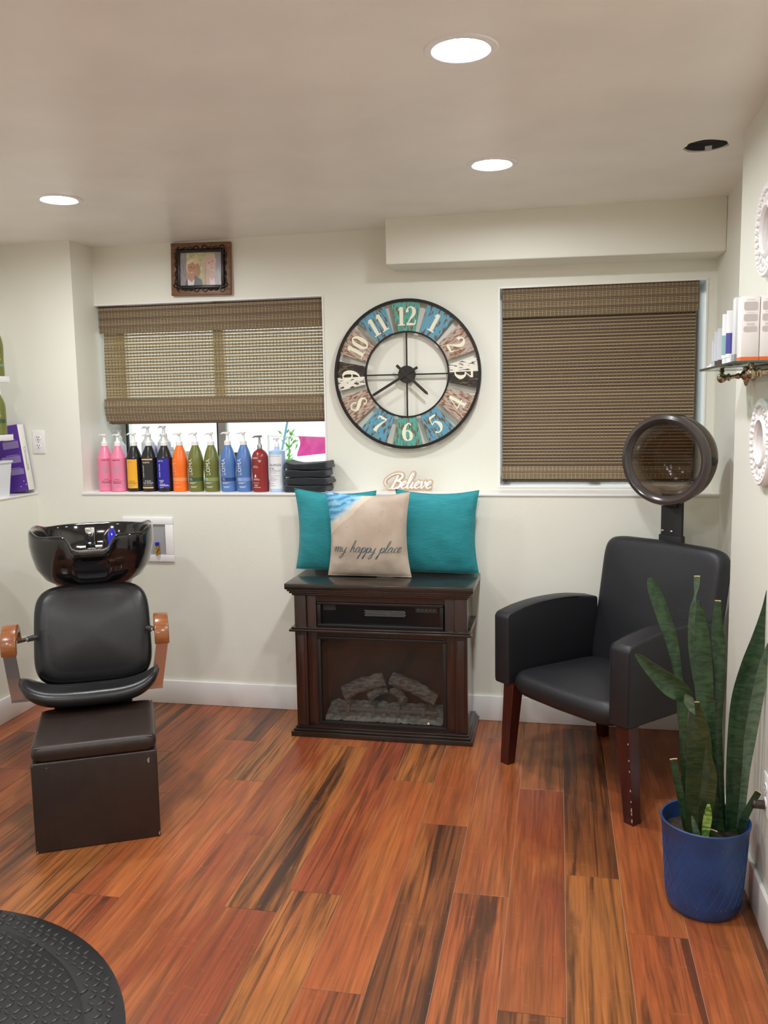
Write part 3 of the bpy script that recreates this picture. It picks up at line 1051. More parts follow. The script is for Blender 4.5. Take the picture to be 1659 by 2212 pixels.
for i, (pl, mt_) in enumerate(LAY):
    if mt_ not in mts:
        mts.append(mt_)
    y = -0.0097 - 0.00007 * i
    W.add([(x, y, z) for x, z in pl], [tuple(range(len(pl)))], mts.index(mt_))
W.done('printed_areas', mts, pr, smooth=False, recalc=False)

# ---------------------------------------------------------------- script lettering
CUR = {
    'm': ([[(0, .55), (.14, .95), (.2, .6), (.16, 0)], [(.17, .25), (.36, .85), (.5, .92), (.52, .5), (.48, 0)], [(.49, .25), (.70, .88), (.84, .9), (.84, .35), (.88, .04), (1.1, .2)]], 1.06),
    'y': ([[(0, .85), (.05, .35), (.2, .05), (.40, .3), (.56, .92)], [(.56, .92), (.48, .1), (.36, -.75), (.14, -1.15), (0, -.92), (.2, -.45), (.7, .1)]], .66),
    'h': ([[(0, .15), (.22, .9), (.36, 1.7), (.34, 2.15), (.22, 2.05), (.14, 1.3), (.08, .5), (.05, 0)], [(.07, .3), (.28, .88), (.44, .85), (.44, .35), (.50, .04), (.72, .2)]], .68),
    'a': ([[(.56, .82), (.34, .97), (.10, .62), (.08, .18), (.24, .03), (.46, .35), (.58, .92)], [(.58, .92), (.52, .35), (.60, .04), (.82, .2)]], .78),
    'p': ([[(0, .3), (.16, .95), (.10, 0), (-.06, -1.05), (-.16, -1.15), (-.12, -.8), (.12, .0)], [(.12, .4), (.34, .92), (.54, .85), (.54, .4), (.36, .04), (.16, .12)], [(.36, .04), (.7, .22)]], .66),
    'l': ([[(0, .15), (.26, 1.0), (.40, 1.8), (.34, 2.15), (.22, 1.9), (.12, 1.0), (.10, .25), (.22, .03), (.42, .2)]], .38),
    'c': ([[(.46, .78), (.34, .96), (.12, .7), (.08, .25), (.24, .03), (.52, .22)]], .48),
    'e': ([[(.0, .25), (.30, .55), (.40, .85), (.28, .97), (.10, .7), (.08, .25), (.26, .03), (.56, .25)]], .52),
    'i': ([[(0, .2), (.16, .95), (.12, .35), (.20, .03), (.42, .25)]], .38),
    'v': ([[(0, .7), (.10, .95), (.14, .4), (.22, .03), (.42, .35), (.50, .85), (.42, .95), (.44, .75), (.66, .72)]], .58),
    'B': ([[(.55, 1.85), (.46, 1.0), (.30, 0.05)], [(-.28, .45), (-.50, .75), (-.48, 1.3), (-.05, 1.85), (.45, 2.08), (.92, 1.95), (1.0, 1.55), (.78, 1.2), (.45, 1.05)], [(.5, 1.06), (.92, .95), (1.06, .55), (.85, .12), (.45, -.02), (.0, .02)]], 1.12)}


def cursive(word, h, slant=0.28, wt=0.10):
    """list of (x, y, width) strokes, x-height = h, centred in x"""
    out, x = [], 0.0
    for ch in word:
        if ch == ' ':
            x += 0.55
            continue
        sts, adv = CUR[ch]
        for st in sts:
            n = len(st)
            pts = []
            for i, (a, b) in enumerate(st):
                dy = st[min(i + 1, n - 1)][1] - st[max(i - 1, 0)][1]
                w = wt * (1.45 if dy < -0.15 else 0.7)
                pts.append((a + x + slant * b, b, w))
            out.append(pts)
        x += adv
    return [[((a - x / 2) * h, b * h, w * h) for a, b, w in st] for st in out], x * h


b0, b1 = on_y(829, 1059, 0.12), on_y(938, 1060, 0.12)
t = thing('word_sign', 'small beige wooden sign of the white script word Believe standing on the ledge', 'sign', ((b0.x + b1.x) / 2, 0.12, SILL))
st, wd = cursive('Believe', 0.036, 0.22, 0.17)
sx = (b1.x - b0.x - 0.03) / wd
W = MB()
for k_, s_ in enumerate(st):
    vs, fs = ribbon([(x * sx * 0.94 + 0.004, y + 0.013, 0.021) for x, y, w in s_], 5)
    yf = -0.004 - 0.0001 * k_
    W.add([(x, yf - 0.00003 * (i // 2), max(z, 0)) for i, (x, z) in enumerate(vs)], fs)
    W.add([(x, 0.006 + 0.0001 * k_ + 0.00003 * (i // 2), max(z, 0)) for i, (x, z) in enumerate(vs)], fs)
    n = len(vs) // 2
    S = [vs[2 * i] for i in range(n)] + [vs[2 * i + 1] for i in range(n - 1, -1, -1)]
    k = len(S)
    W.add([(x, -0.004, max(z, 0)) for x, z in S] + [(x, 0.006, max(z, 0)) for x, z in S], [(i, (i + 1) % k, k + (i + 1) % k, k + i) for i in range(k)])
W.box(-0.115, 0.115, -0.0033, 0.0052, 0.0, 0.018)
W.box(-0.10, 0.118, -0.0028, 0.0046, 0.012, 0.040)
W.done('backing', mat('raw_plywood', (0.62, 0.47, 0.34), 0.6), t, smooth=False)
W = MB()
for k_, s_ in enumerate(st):
    vs, fs = ribbon([(x * sx * 0.94 + 0.004, y + 0.013, w * 1.15) for x, y, w in s_], 6)
    n = len(vs)
    yf = -0.0088 - 0.0001 * k_
    W.add([(x, yf - 0.00002 * (i // 2), z) for i, (x, z) in enumerate(vs)], fs)
    S = [vs[2 * i] for i in range(n // 2)] + [vs[2 * i + 1] for i in range(n // 2 - 1, -1, -1)]
    k = len(S)
    W.add([(x, yf, z) for x, z in S] + [(x, -0.004, z) for x, z in S], [(i, (i + 1) % k, k + (i + 1) % k, k + i) for i in range(k)])
W.done('lettering', mat('white_lettering', (0.90, 0.86, 0.83), 0.5), t, smooth=False)

# ---------------------------------------------------------------- cushions
def cushion_fn(w, h, th, pinch=0.055, seed=0, corner=0.02, wr=0.004):
    def prof(s_, t_):
        sa, ta = abs(s_), abs(t_)
        k = max(0.0, (1 - sa ** 2.6)) ** 0.55 * max(0.0, (1 - ta ** 2.6)) ** 0.55
        return k

    def fn(s_, t_, side):
        x = s_ * w / 2 * (1 - pinch * (1 - t_ * t_) * abs(s_) ** 2 * 2)
        z = t_ * h / 2 * (1 - (pinch if t_ > 0 else 0.004) * (1 - s_ * s_) * abs(t_) ** 2 * 2)
        d = prof(s_, t_) * th / 2
        e = (abs(s_) ** 4 + abs(t_) ** 4)
        n_ = noise.noise(Vector((s_ * 2.2 + seed, t_ * 2.2, 1.7 * side)))
        cr = noise.noise(Vector((s_ * 1.5 * (1 + 2 * abs(t_)) + seed * 3, t_ * 5.0, 5 + side)))
        d += wr * 1.4 * n_ * min(1, prof(s_, t_) * 2) + wr * cr * min(1, e) * prof(s_, t_) * 3
        return Vector((x, -d if side < 0 else d, z))
    return fn


def cushion(name, label, c, w, h, th, tilt, roll, mt_, seed, group=None, yaw=0.0):
    t = thing(name, label, 'pillow', c, 0, group)
    t.rotation_euler = (math.radians(tilt), math.radians(roll), math.radians(yaw))
    fn = cushion_fn(w, h, th, seed=seed)
    W = MB()
    n = 34
    W.grid(lambda u, v: fn(2 * u - 1, 2 * v - 1, -1), n, n)
    W.grid(lambda u, v: fn(2 * u - 1, 2 * v - 1, 1), n, n)
    o = W.done('pillow_cover', mt_, t, angle=80)
    W = MB()
    edge = [fn(-1 + 2 * k / 20, -1, -1) for k in range(20)] + [fn(1, -1 + 2 * k / 20, -1) for k in range(20)] + [fn(1 - 2 * k / 20, 1, -1) for k in range(20)] + [fn(-1, 1 - 2 * k / 20, -1) for k in range(20)]
    W.tube(edge, 0.0022, 6, closed=True)
    W.done('seam', mt_, t)
    return t, fn


ZT = 0.728
cushion('throw_pillow', 'plain teal pillow half hidden at the left end of the fireplace top', (-1.055, -0.068, ZT + 0.207), 0.405, 0.40, 0.10, 4, 1.5, M_teal, 1.3, 'teal throw pillows')
cushion('throw_pillow', 'plain teal pillow at the right end of the fireplace top', (-0.560, -0.068, ZT + 0.207), 0.395, 0.40, 0.11, 4, 0.8, M_teal, 4.1, 'teal throw pillows')
# the printed cushion: sand with a wave washing over one corner
M_sand, _t, _p = nt('printed_beach_fabric')
N, L = _t.nodes, _t.links
tc = N.new('ShaderNodeTexCoord')
sp = N.new('ShaderNodeSeparateXYZ'); L.new(tc.outputs['Object'], sp.inputs[0])


def _m(op, a, b=None, c=None):
    q = N.new('ShaderNodeMath'); q.operation = op
    for i, k in enumerate((a, b, c)):
        if k is None:
            continue
        if isinstance(k, (int, float)):
            q.inputs[i].default_value = k
        else:
            L.new(k, q.inputs[i])
    return q.outputs[0]


def _n(scale, det, st=(1, 1, 1), dist=0.0):
    mp = N.new('ShaderNodeMapping'); mp.inputs['Scale'].default_value = st
    L.new(tc.outputs['Object'], mp.inputs[0])
    n = N.new('ShaderNodeTexNoise'); n.inputs['Scale'].default_value = scale; n.inputs['Detail'].default_value = det; n.inputs['Distortion'].default_value = dist
    L.new(mp.outputs[0], n.inputs['Vector'])
    return n.outputs['Fac']


def _r(v, a, b):
    r = N.new('ShaderNodeMapRange'); r.interpolation_type = 'SMOOTHSTEP'
    r.inputs['From Min'].default_value = a; r.inputs['From Max'].default_value = b
    L.new(v, r.inputs['Value']); return r.outputs[0]


def _x(f, a, b):
    x = N.new('ShaderNodeMix'); x.data_type = 'RGBA'
    L.new(f, x.inputs['Factor'])
    for s_, q in (('A', a), ('B', b)):
        if isinstance(q, tuple):
            x.inputs[s_].default_value = (*q, 1)
        else:
            L.new(q, x.inputs[s_])
    return x.outputs['Result']


shore = _m('ADD', _m('SUBTRACT', _m('MULTIPLY', sp.outputs[2], 1.12), sp.outputs[0]), _m('MULTIPLY', _m('SUBTRACT', _n(9, 4, (1, 1, 1), .4), .5), 0.10))
sandc = _x(_r(_n(7, 6), .38, .66), (0.58, 0.485, 0.395), (0.49, 0.395, 0.31))
sandc = _x(_m('MULTIPLY', _r(_n(55, 4, (1, 1, 2)), .63, .72), .35), sandc, (0.28, 0.21, 0.15))
wav = N.new('ShaderNodeTexWave'); wav.wave_type = 'BANDS'; wav.bands_direction = 'DIAGONAL'
mp = N.new('ShaderNodeMapping'); mp.inputs['Scale'].default_value = (-0.5, 0.0, 1.6)
L.new(tc.outputs['Object'], mp.inputs[0]); L.new(mp.outputs[0], wav.inputs['Vector'])
wav.inputs['Scale'].default_value = 13; wav.inputs['Distortion'].default_value = 5; wav.inputs['Detail'].default_value = 2; wav.inputs['Detail Scale'].default_value = 1.5
sea = _x(_r(wav.outputs['Fac'], .2, .75), (0.07, 0.27, 0.50), (0.19, 0.50, 0.72))
sea = _x(_r(_n(22, 5, (1, 1, 2)), .52, .66), sea, (0.36, 0.62, 0.76))
foam = _x(_r(_n(38, 5), .42, .60), (0.72, 0.66, 0.55), (0.52, 0.62, 0.64))
c = _x(_r(shore, 0.165, 0.172), sandc, (0.70, 0.59, 0.45))
c = _x(_r(shore, 0.176, 0.215), c, foam)
c = _x(_r(shore, 0.205, 0.265), c, sea)
L.new(c, _p.inputs['Base Color'])
_p.inputs['Roughness'].default_value = 0.8
t, fn = cushion('throw_pillow', 'beige beach print pillow with the script words my happy place', (-0.868, -0.178, ZT + 0.2065), 0.400, 0.402, 0.105, 3, 0.4, M_sand, 2.2)
st, wd = cursive('my happy place', 0.0262, 0.30, 0.088)
sx = 0.318 / wd
W = MB()
for k_, s_ in enumerate(st):
    vs, fs = ribbon([(x * sx - 0.002, y - 0.078, w) for x, y, w in s_], 7)
    out = []
    for x, z in vs:
        p = fn(x / 0.2 * 1.005, z / 0.201, -1)
        out.append((x, p.y - 0.0009 - 0.00005 * k_ - 0.00001 * len(out), z))
    W.add(out, fs)
W.done('lettering', mat('slate_teal_print', (0.060, 0.12, 0.135), 0.8), t, smooth=False, recalc=False)

# ---------------------------------------------------------------- electric fireplace
fx = -0.7925
t = thing('electric_fireplace', 'dark espresso electric fireplace cabinet with glass front and imitation logs', 'fireplace', (fx, -0.18, 0.0))
o_ = lambda x: x - fx
yo = lambda y: y + 0.18
W = MB()
W.box(o_(-1.229), o_(-0.362), yo(-0.362), yo(-0.004), 0.700, ZT, bev=0.004)
W.done('mantel_top', M_espresso_top, t)
W = MB()
for k, (e, z0, z1) in enumerate(((0.028, 0.690, 0.700), (0.020, 0.679, 0.690), (0.010, 0.668, 0.679))):
    W.box(o_(-1.196) - e + 0.004, o_(-0.394) + e - 0.004, yo(-0.330) - e + 0.004, yo(-0.008), z0, z1, bev=0.003)
W.done('cornice', M_espresso, t)
W = MB()
W.box(o_(-1.217), o_(-0.368), yo(-0.356), yo(-0.016), 0.0, 0.024, bev=0.003)
W.box(o_(-1.208), o_(-0.377), yo(-0.347), yo(-0.016), 0.024, 0.036, bev=0.005)
W.box(o_(-1.200), o_(-0.385), yo(-0.338), yo(-0.016), 0.036, 0.046, bev=0.004)
W.done('plinth', M_espresso_top, t)
M_sidegl = mat('glossy_side_panel', (0.035, 0.028, 0.025), 0.16, coat=0.6)
for x0, x1 in ((-1.190, -1.172), (-0.418, -0.400)):
    W = MB(); W.box(o_(x0), o_(x1), yo(-0.30), yo(-0.016), 0.046, 0.668); W.done('side_panel', M_sidegl, t)
W = MB(); W.box(o_(-1.172), o_(-0.418), yo(-0.034), yo(-0.018), 0.046, 0.668); W.done('back_panel', M_espresso, t)
for sgn, x0, x1 in ((-1, -1.193, -1.137), (1, -0.449, -0.393)):
    W = MB(); W.box(o_(x0), o_(x1), yo(-0.330), yo(-0.296), 0.046, 0.668, bev=0.003)
    xi0, xi1 = (x1, x1 + 0.046) if sgn < 0 else (x0 - 0.046, x0)
    W.box(o_(xi0), o_(xi1), yo(-0.320), yo(-0.296), 0.046, 0.668, bev=0.003)
    W.box(o_(x0) + 0.012, o_(x1) - 0.012, yo(-0.334), yo(-0.328), 0.075, 0.480, bev=0.002)
    W.done('pilaster', M_espresso, t)
W = MB()
W.box(o_(-1.216), o_(-0.372), yo(-0.352), yo(-0.30), 0.500, 0.512, bev=0.004)
W.box(o_(-1.207), o_(-0.380), yo(-0.344), yo(-0.30), 0.512, 0.521, bev=0.003)
W.box(o_(-0.410), o_(-0.380), yo(-0.30), yo(-0.02), 0.500, 0.521, bev=0.003)
W.box(o_(-1.207), o_(-1.185), yo(-0.30), yo(-0.02), 0.500, 0.521, bev=0.003)
W.done('mid_rail', M_espresso_top, t)
W = MB(); W.box(o_(-1.091), o_(-0.495), yo(-0.318), yo(-0.296), 0.640, 0.668); W.box(o_(-1.091), o_(-0.495), yo(-0.318), yo(-0.296), 0.476, 0.500); W.box(o_(-1.091), o_(-0.495), yo(-0.318), yo(-0.296), 0.046, 0.056)
W.done('face_rail', M_espresso, t)
# heater outlet
hp = MB()
for x0, x1, z0, z1 in ((-1.086, -0.500, 0.626, 0.638), (-1.086, -0.500, 0.522, 0.536), (-1.086, -1.068, 0.536, 0.626), (-0.516, -0.500, 0.536, 0.626)):
    hp.box(o_(x0), o_(x1), yo(-0.326), yo(-0.30), z0, z1, bev=0.002)
hp = hp.done('heater_frame', mat('satin_black_frame', (0.010, 0.010, 0.011), 0.4), t)
W = MB(); W.box(o_(-1.068), o_(-0.516), yo(-0.306), yo(-0.296), 0.536, 0.626); W.done('heater_panel', mat('gloss_black_panel', (0.004, 0.004, 0.005), 0.12), t, smooth=False)
W = MB()
for j in range(5):
    for k in range(18):
        x = -0.865 + k * 0.0105 + (j % 2) * 0.005
        z = 0.576 + j * 0.0058
        W.box(o_(x), o_(x + 0.0085), yo(-0.310), yo(-0.306), z, z + 0.003)
W.done('grille', mat('grille_grey', (0.16, 0.16, 0.155), 0.4), t, smooth=False)
W = MB()
mat('dark_grey_buttons', (0.025, 0.025, 0.027), 0.35)
for x0, x1 in ((-1.060, -1.000), (-0.628, -0.530)):
    W = MB()
    W.box(o_(x0), o_(x1), yo(-0.3085), yo(-0.306), 0.598, 0.624)
    W.done('control_panel', MATS['dark_grey_buttons'], t, smooth=False)
W = MB()
for k in range(5):
    W.lathe([(0, 0.0005), (0.0035, 0.0005), (0.0035, 0)], 10, Matrix.Translation((o_(-0.615 + 0.018 * k), yo(-0.309), 0.611)) @ Matrix.Rotation(PI / 2, 4, 'X'), cap=False)
W.done('button', mat('pale_button_print', (0.12, 0.12, 0.12), 0.4), t)
# firebox
W = MB()
for x0, x1, z0, z1 in ((-1.090, -0.488, 0.462, 0.475), (-1.090, -0.488, 0.056, 0.070), (-1.090, -1.073, 0.070, 0.462), (-0.505, -0.488, 0.070, 0.462)):
    W.box(o_(x0), o_(x1), yo(-0.325), yo(-0.30), z0, z1, bev=0.002)
W.done('firebox_frame', MATS['satin_black_frame'], t)
W = MB(); W.box(o_(-1.073), o_(-0.505), yo(-0.314), yo(-0.311), 0.070, 0.462); W.done('glass_front', glass_mat('firebox_glass', (0.80, 0.81, 0.81), 0.9, 0.05, 1.5), t, smooth=False)
M_fbx = mat('brown_screen', (0.070, 0.056, 0.047), 0.6, var=0.25, vscale=6)
W = MB()
W.box(o_(-1.10), o_(-0.48), yo(-0.14), yo(-0.13), 0.056, 0.475)
W.box(o_(-1.10), o_(-1.09), yo(-0.30), yo(-0.14), 0.056, 0.475)
W.box(o_(-0.488), o_(-0.478), yo(-0.30), yo(-0.14), 0.056, 0.475)
W.box(o_(-1.10), o_(-0.48), yo(-0.30), yo(-0.14), 0.465, 0.475)
W.done('firebox_liner', M_fbx, t, smooth=False)
M_ash = mat('grey_ash_bed', (0.62, 0.62, 0.57), 0.9, var=0.35, vscale=50, bump=0.8, bscale=120)
W = MB()


def ash(u, v):
    x, y = -1.066 + 0.555 * u, -0.302 + 0.15 * v
    z = 0.070 + 0.036 * v + 0.010 * noise.noise(Vector((x * 40, y * 40, 0))) + 0.006 * noise.noise(Vector((x * 95, y * 95, 3)))
    return (o_(x), yo(y), z + (0.012 if v > 0.1 else 0))


W.grid(ash, 70, 18)
o = W.done('ember_bed', M_ash, t, recalc=False); o['kind'] = 'stuff'
M_log = mat('grey_bark', (0.34, 0.335, 0.30), 0.9, var=0.45, vscale=30, stretch=(1, 3, 3), bump=1.0, bscale=50)


def log(p0, p1, r, sd):
    W = MB()
    p0, p1 = Vector(p0), Vector(p1)
    n, sg = 16, 18
    q = (p1 - p0).to_track_quat('Z', 'Y')
    rg = []
    for i in range(n + 1):
        c_ = p0.lerp(p1, i / n) + Vector((0, 0, 0.010 * math.sin(PI * i / n)))
        rg.append([tuple(c_ + q @ Vector(((r * (1 + 0.28 * noise.noise(Vector((math.cos(a) * 1.5, math.sin(a) * 1.5, i * 0.5 + sd))) + 0.07 * math.sin(5 * a + i))) * math.cos(a), r * (1 + 0.28 * noise.noise(Vector((math.cos(a) * 1.5, math.sin(a) * 1.5, i * 0.5 + sd)))) * math.sin(a), 0))) for a in [2 * PI * k / sg for k in range(sg)]])
    W.rings(rg)
    W.done('log', M_log, t)


log((o_(-0.990), yo(-0.235), 0.178), (o_(-0.800), yo(-0.200), 0.248), 0.033, 2)
log((o_(-0.765), yo(-0.200), 0.252), (o_(-0.545), yo(-0.240), 0.168), 0.032, 9)
log((o_(-0.875), yo(-0.215), 0.155), (o_(-0.795), yo(-0.175), 0.190), 0.021, 5)
log((o_(-0.765), yo(-0.180), 0.188), (o_(-0.700), yo(-0.225), 0.150), 0.020, 7)
W = MB()
W.box(o_(-1.008), o_(-0.538), yo(-0.292), yo(-0.280), 0.118, 0.132, bev=0.001)
for x in (-0.955, -0.835, -0.718, -0.600):
    W.box(o_(x) - 0.008, o_(x) + 0.008, yo(-0.300), yo(-0.276), 0.108, 0.148, bev=0.001)
    W.box(o_(x) - 0.006, o_(x) + 0.006, yo(-0.285), yo(-0.20), 0.128, 0.140, bev=0.001)
W.done('log_grate', mat('grey_painted_iron', (0.36, 0.33, 0.29), 0.5), t)
W = MB()
W.add([(o_(-0.580), yo(-0.3145), 0.078), (o_(-0.568), yo(-0.3145), 0.078), (o_(-0.574), yo(-0.3145), 0.090)], [(0, 1, 2)])
W.done('warning_triangle', M_white, t, smooth=False, recalc=False)
W = MB()
for z in (0.080, 0.084, 0.088):
    W.add([(o_(-0.562), yo(-0.3145), z), (o_(-0.515), yo(-0.3145), z), (o_(-0.515), yo(-0.3145), z + 0.0015), (o_(-0.562), yo(-0.3145), z + 0.0015)], [(0, 1, 2, 3)])
W.done('small_print', MATS['grille_grey'], t, smooth=False, recalc=False)

# ---------------------------------------------------------------- bottles on the ledge
M_ink = {'white': mat('white_print', (0.85, 0.85, 0.85), 0.5), 'black': mat('black_print', (0.02, 0.02, 0.02), 0.5), 'grey': mat('grey_print', (0.34, 0.45, 0.50), 0.5),
         'plum': mat('plum_print', (0.20, 0.02, 0.06), 0.5), 'dim': mat('dim_print', (0.30, 0.30, 0.32), 0.5)}
M_pump = mat('white_pump_plastic', (0.84, 0.84, 0.82), 0.35)
M_clearpump = mat('frosted_pump_plastic', (0.70, 0.74, 0.74), 0.4)


def rad_at(prof, z):
    for (r0, z0), (r1, z1) in zip(prof, prof[1:]):
        if z0 <= z <= z1 and z1 > z0:
            return r0 + (r1 - r0) * (z - z0) / (z1 - z0)
    return prof[-1][0]


def pump(t, z, yaw, mt_, h=0.062, collar=0.018, spout=0.034):
    W = MB()
    W.lathe([(0.0, z), (collar, z), (collar, z + 0.018), (collar * 0.62, z + 0.024), (collar * 0.50, z + 0.028), (collar * 0.40, z + h - 0.012), (collar * 0.40, z + h - 0.008)], 24, cap=False)
    M = Matrix.Rotation(yaw, 4, 'Z')
    p = W.done('pump', mt_, t)
    W = MB()
    W.lathe([(0.0, z + h - 0.010), (0.013, z + h - 0.010), (0.014, z + h - 0.002), (0.012, z + h), (0.0, z + h)], 20, cap=False)
    W.tube([M @ Vector((0.004, 0, z + h - 0.005)), M @ Vector((spout * 0.7, 0, z + h - 0.005)), M @ Vector((spout, 0, z + h - 0.011))], [0.006, 0.0048, 0.0032], 10)
    W.done('spout', mt_, p)


class Bottle:
    def __init__(s, name, label, cat, loc, rz, prof, mt_, group=None):
        s.t = thing(name, label, cat, loc, rz, group)
        s.prof = spline(prof, 4)
        W = MB()
        W.lathe(s.prof, 36)
        s.body = W.done('body', mt_, s.t, angle=60)

    def at(s, x, z, e=0.0006):
        r = rad_at(s.prof, z) + e
        a = x / max(r, 0.01)
        return (r * math.sin(a), -r * math.cos(a), z)

    def patch(s, nm, mt_, x0, x1, z0, z1, e=0.0004, n=10, m_=6):
        W = MB()
        W.grid(lambda u, v: s.at(x0 + (x1 - x0) * u, z0 + (z1 - z0) * v, e), n, m_)
        return W.done(nm, mt_, s.t, recalc=False)

    def text(s, body, mt_, x, z, height=None, width=None, vert=False, e=0.0009, line=1.0, spacing=1.0, parent=None):
        vs, fs = text2d(body, height, width, spacing, line)
        W = MB()
        out = [s.at(x + (-b if vert else a), z + (a if vert else b), e) for a, b in vs]
        W.add(out, fs)
        return W.done('lettering', mt_, parent or s.t, smooth=False, recalc=False)

    def lines(s, mt_, x0, x1, rows, h=0.0016, e=0.0009):
        W = MB()
        hide_lines(W, x0, x1, rows, h, lambda x, z: s.at(x, z, e))
        return W.done('small_print', mt_, s.t, smooth=False, recalc=False)


LY = 0.085
P_SHOULDER = [(0.036, 0), (0.0405, 0.004), (0.041, 0.012), (0.041, 0.09), (0.041, 0.168), (0.039, 0.180), (0.028, 0.210), (0.0185, 0.232), (0.0175, 0.237)]
P_LOMA = [(0.034, 0), (0.0385, 0.004), (0.0395, 0.02), (0.0385, 0.07), (0.040, 0.12), (0.0405, 0.145), (0.037, 0.175), (0.028, 0.208), (0.0185, 0.232), (0.0175, 0.237)]
P_ROUND = [(0.036, 0), (0.041, 0.004), (0.042, 0.012), (0.042, 0.09), (0.042, 0.165), (0.039, 0.185), (0.030, 0.202), (0.017, 0.212), (0.0135, 0.216)]
P_SQUARE = [(0.038, 0), (0.041, 0.003), (0.0415, 0.010), (0.0415, 0.10), (0.0415, 0.195), (0.040, 0.203), (0.030, 0.209), (0.014, 0.214), (0.013, 0.225)]
M_pink = mat('pink_bottle', (0.80, 0.225, 0.36), 0.32)
M_bblk = mat('black_bottle', (0.012, 0.012, 0.013), 0.25)
M_orange = mat('orange_bottle', (0.90, 0.17, 0.018), 0.30)
M_olive = mat('olive_bottle', (0.145, 0.155, 0.030), 0.30)
M_lblue = mat('slate_blue_bottle', (0.085, 0.19, 0.46), 0.30)
M_red = mat('brick_red_bottle', (0.26, 0.022, 0.020), 0.30)
M_pale = mat('pale_blue_bottle', (0.42, 0.60, 0.84), 0.30)
M_yel = mat('amber_label', (0.86, 0.42, 0.025), 0.45)
M_bluelab = mat('royal_blue_label', (0.022, 0.018, 0.32), 0.4)
M_pch = mat('peach_label_bar', (0.85, 0.47, 0.16), 0.4)
G = 'salon bottles along the window ledge'


def bx(px):
    return on_y(px, 1045, LY).x


# pink pair
for px, yaw, lb, dx in ((228, 0.42, 'leftmost pink pump bottle at the left end of the ledge', 0.0), (260, 0.40, 'second pink pump bottle, its left side overlapping the leftmost one', -0.012)):
    b = Bottle('pump_bottle', lb, 'bottle', (bx(px), LY + (0.012 if px < 240 else -0.006), SILL), yaw, P_SHOULDER, M_pink, G)
    pump(b.t, 0.237, PI - yaw - 0.2, M_pump)
    b.text('matrix', M_ink['plum'], 0.002 + dx, 0.166, width=0.040)
    b.text('insta\ncure', M_ink['grey'], 0.004 + dx, 0.118, height=0.030, width=0.066, vert=True, line=0.75)
    b.lines(M_ink['plum'], -0.022 + dx, 0.028 + dx, [(0.064, .25, .75), (0.055, .0, 1), (0.049, 0, .9), (0.044, .05, .95)])
    b.lines(M_ink['grey'], -0.022 + dx, 0.028 + dx, [(0.034, .2, .8), (0.029, .15, .85), (0.022, .35, .65)])
# black three
b = Bottle('pump_bottle', 'black pump bottle with a solid amber label', 'bottle', (bx(292.5), LY + 0.002, SILL), 0.12, P_SHOULDER, M_bblk, G)
pump(b.t, 0.237, PI, M_pump, h=0.068)
lab = b.patch('label', M_yel, -0.036, 0.026, 0.018, 0.168)
b.text('matrix', M_ink['dim'], -0.014, 0.155, width=0.034)
b.text('A Curl\nCan Dream', M_ink['black'], -0.004, 0.050, width=0.050, line=0.8)
b.lines(M_ink['dim'], -0.034, 0.024, [(0.036, 0, .9), (0.030, 0, .7), (0.024, 0, .5)])
b.text('total results', M_ink['dim'], -0.029, 0.108, height=0.006, width=0.06, vert=True)
b = Bottle('pump_bottle', 'black pump bottle with black label between two amber bars', 'bottle', (bx(325), LY, SILL), 0.10, P_SHOULDER, M_bblk, G)
pump(b.t, 0.237, PI, M_pump)
b.patch('label', mat('charcoal_label', (0.022, 0.022, 0.023), 0.4), -0.034, 0.030, 0.020, 0.168)
for z0, z1 in ((0.164, 0.171), (0.018, 0.025)):
    b.patch('label_bar', M_pch, -0.034, 0.030, z0, z1, e=0.0007)
b.text('matrix', M_ink['white'], -0.004, 0.153, width=0.038)
b.text('total results', M_ink['white'], -0.022, 0.106, height=0.009, width=0.076, vert=True)
b.text('A Curl\nCan Dream', M_ink['white'], 0.002, 0.052, width=0.055, line=0.8)
b.lines(M_ink['dim'], -0.026, 0.028, [(0.038, 0, .95), (0.032, 0, .9)])
b = Bottle('pump_bottle', 'black pump bottle with a royal blue label', 'bottle', (bx(358), LY, SILL), 0.06, P_SHOULDER, M_bblk, G)
pump(b.t, 0.237, PI - 0.6, M_pump)
b.patch('label', M_bluelab, -0.038, 0.038, 0.020, 0.172)
b.text('matrix', M_ink['white'], -0.008, 0.160, width=0.030)
b.text('total results', M_ink['white'], -0.016, 0.110, height=0.010, width=0.084, vert=True)
b.text('BRASS\nOFF', M_ink['white'], -0.006, 0.054, width=0.026, line=0.85)
b.lines(M_ink['white'], -0.018, 0.034, [(0.040, 0, .6), (0.035, 0, .9), (0.031, 0, 1), (0.022, .05, .4)])
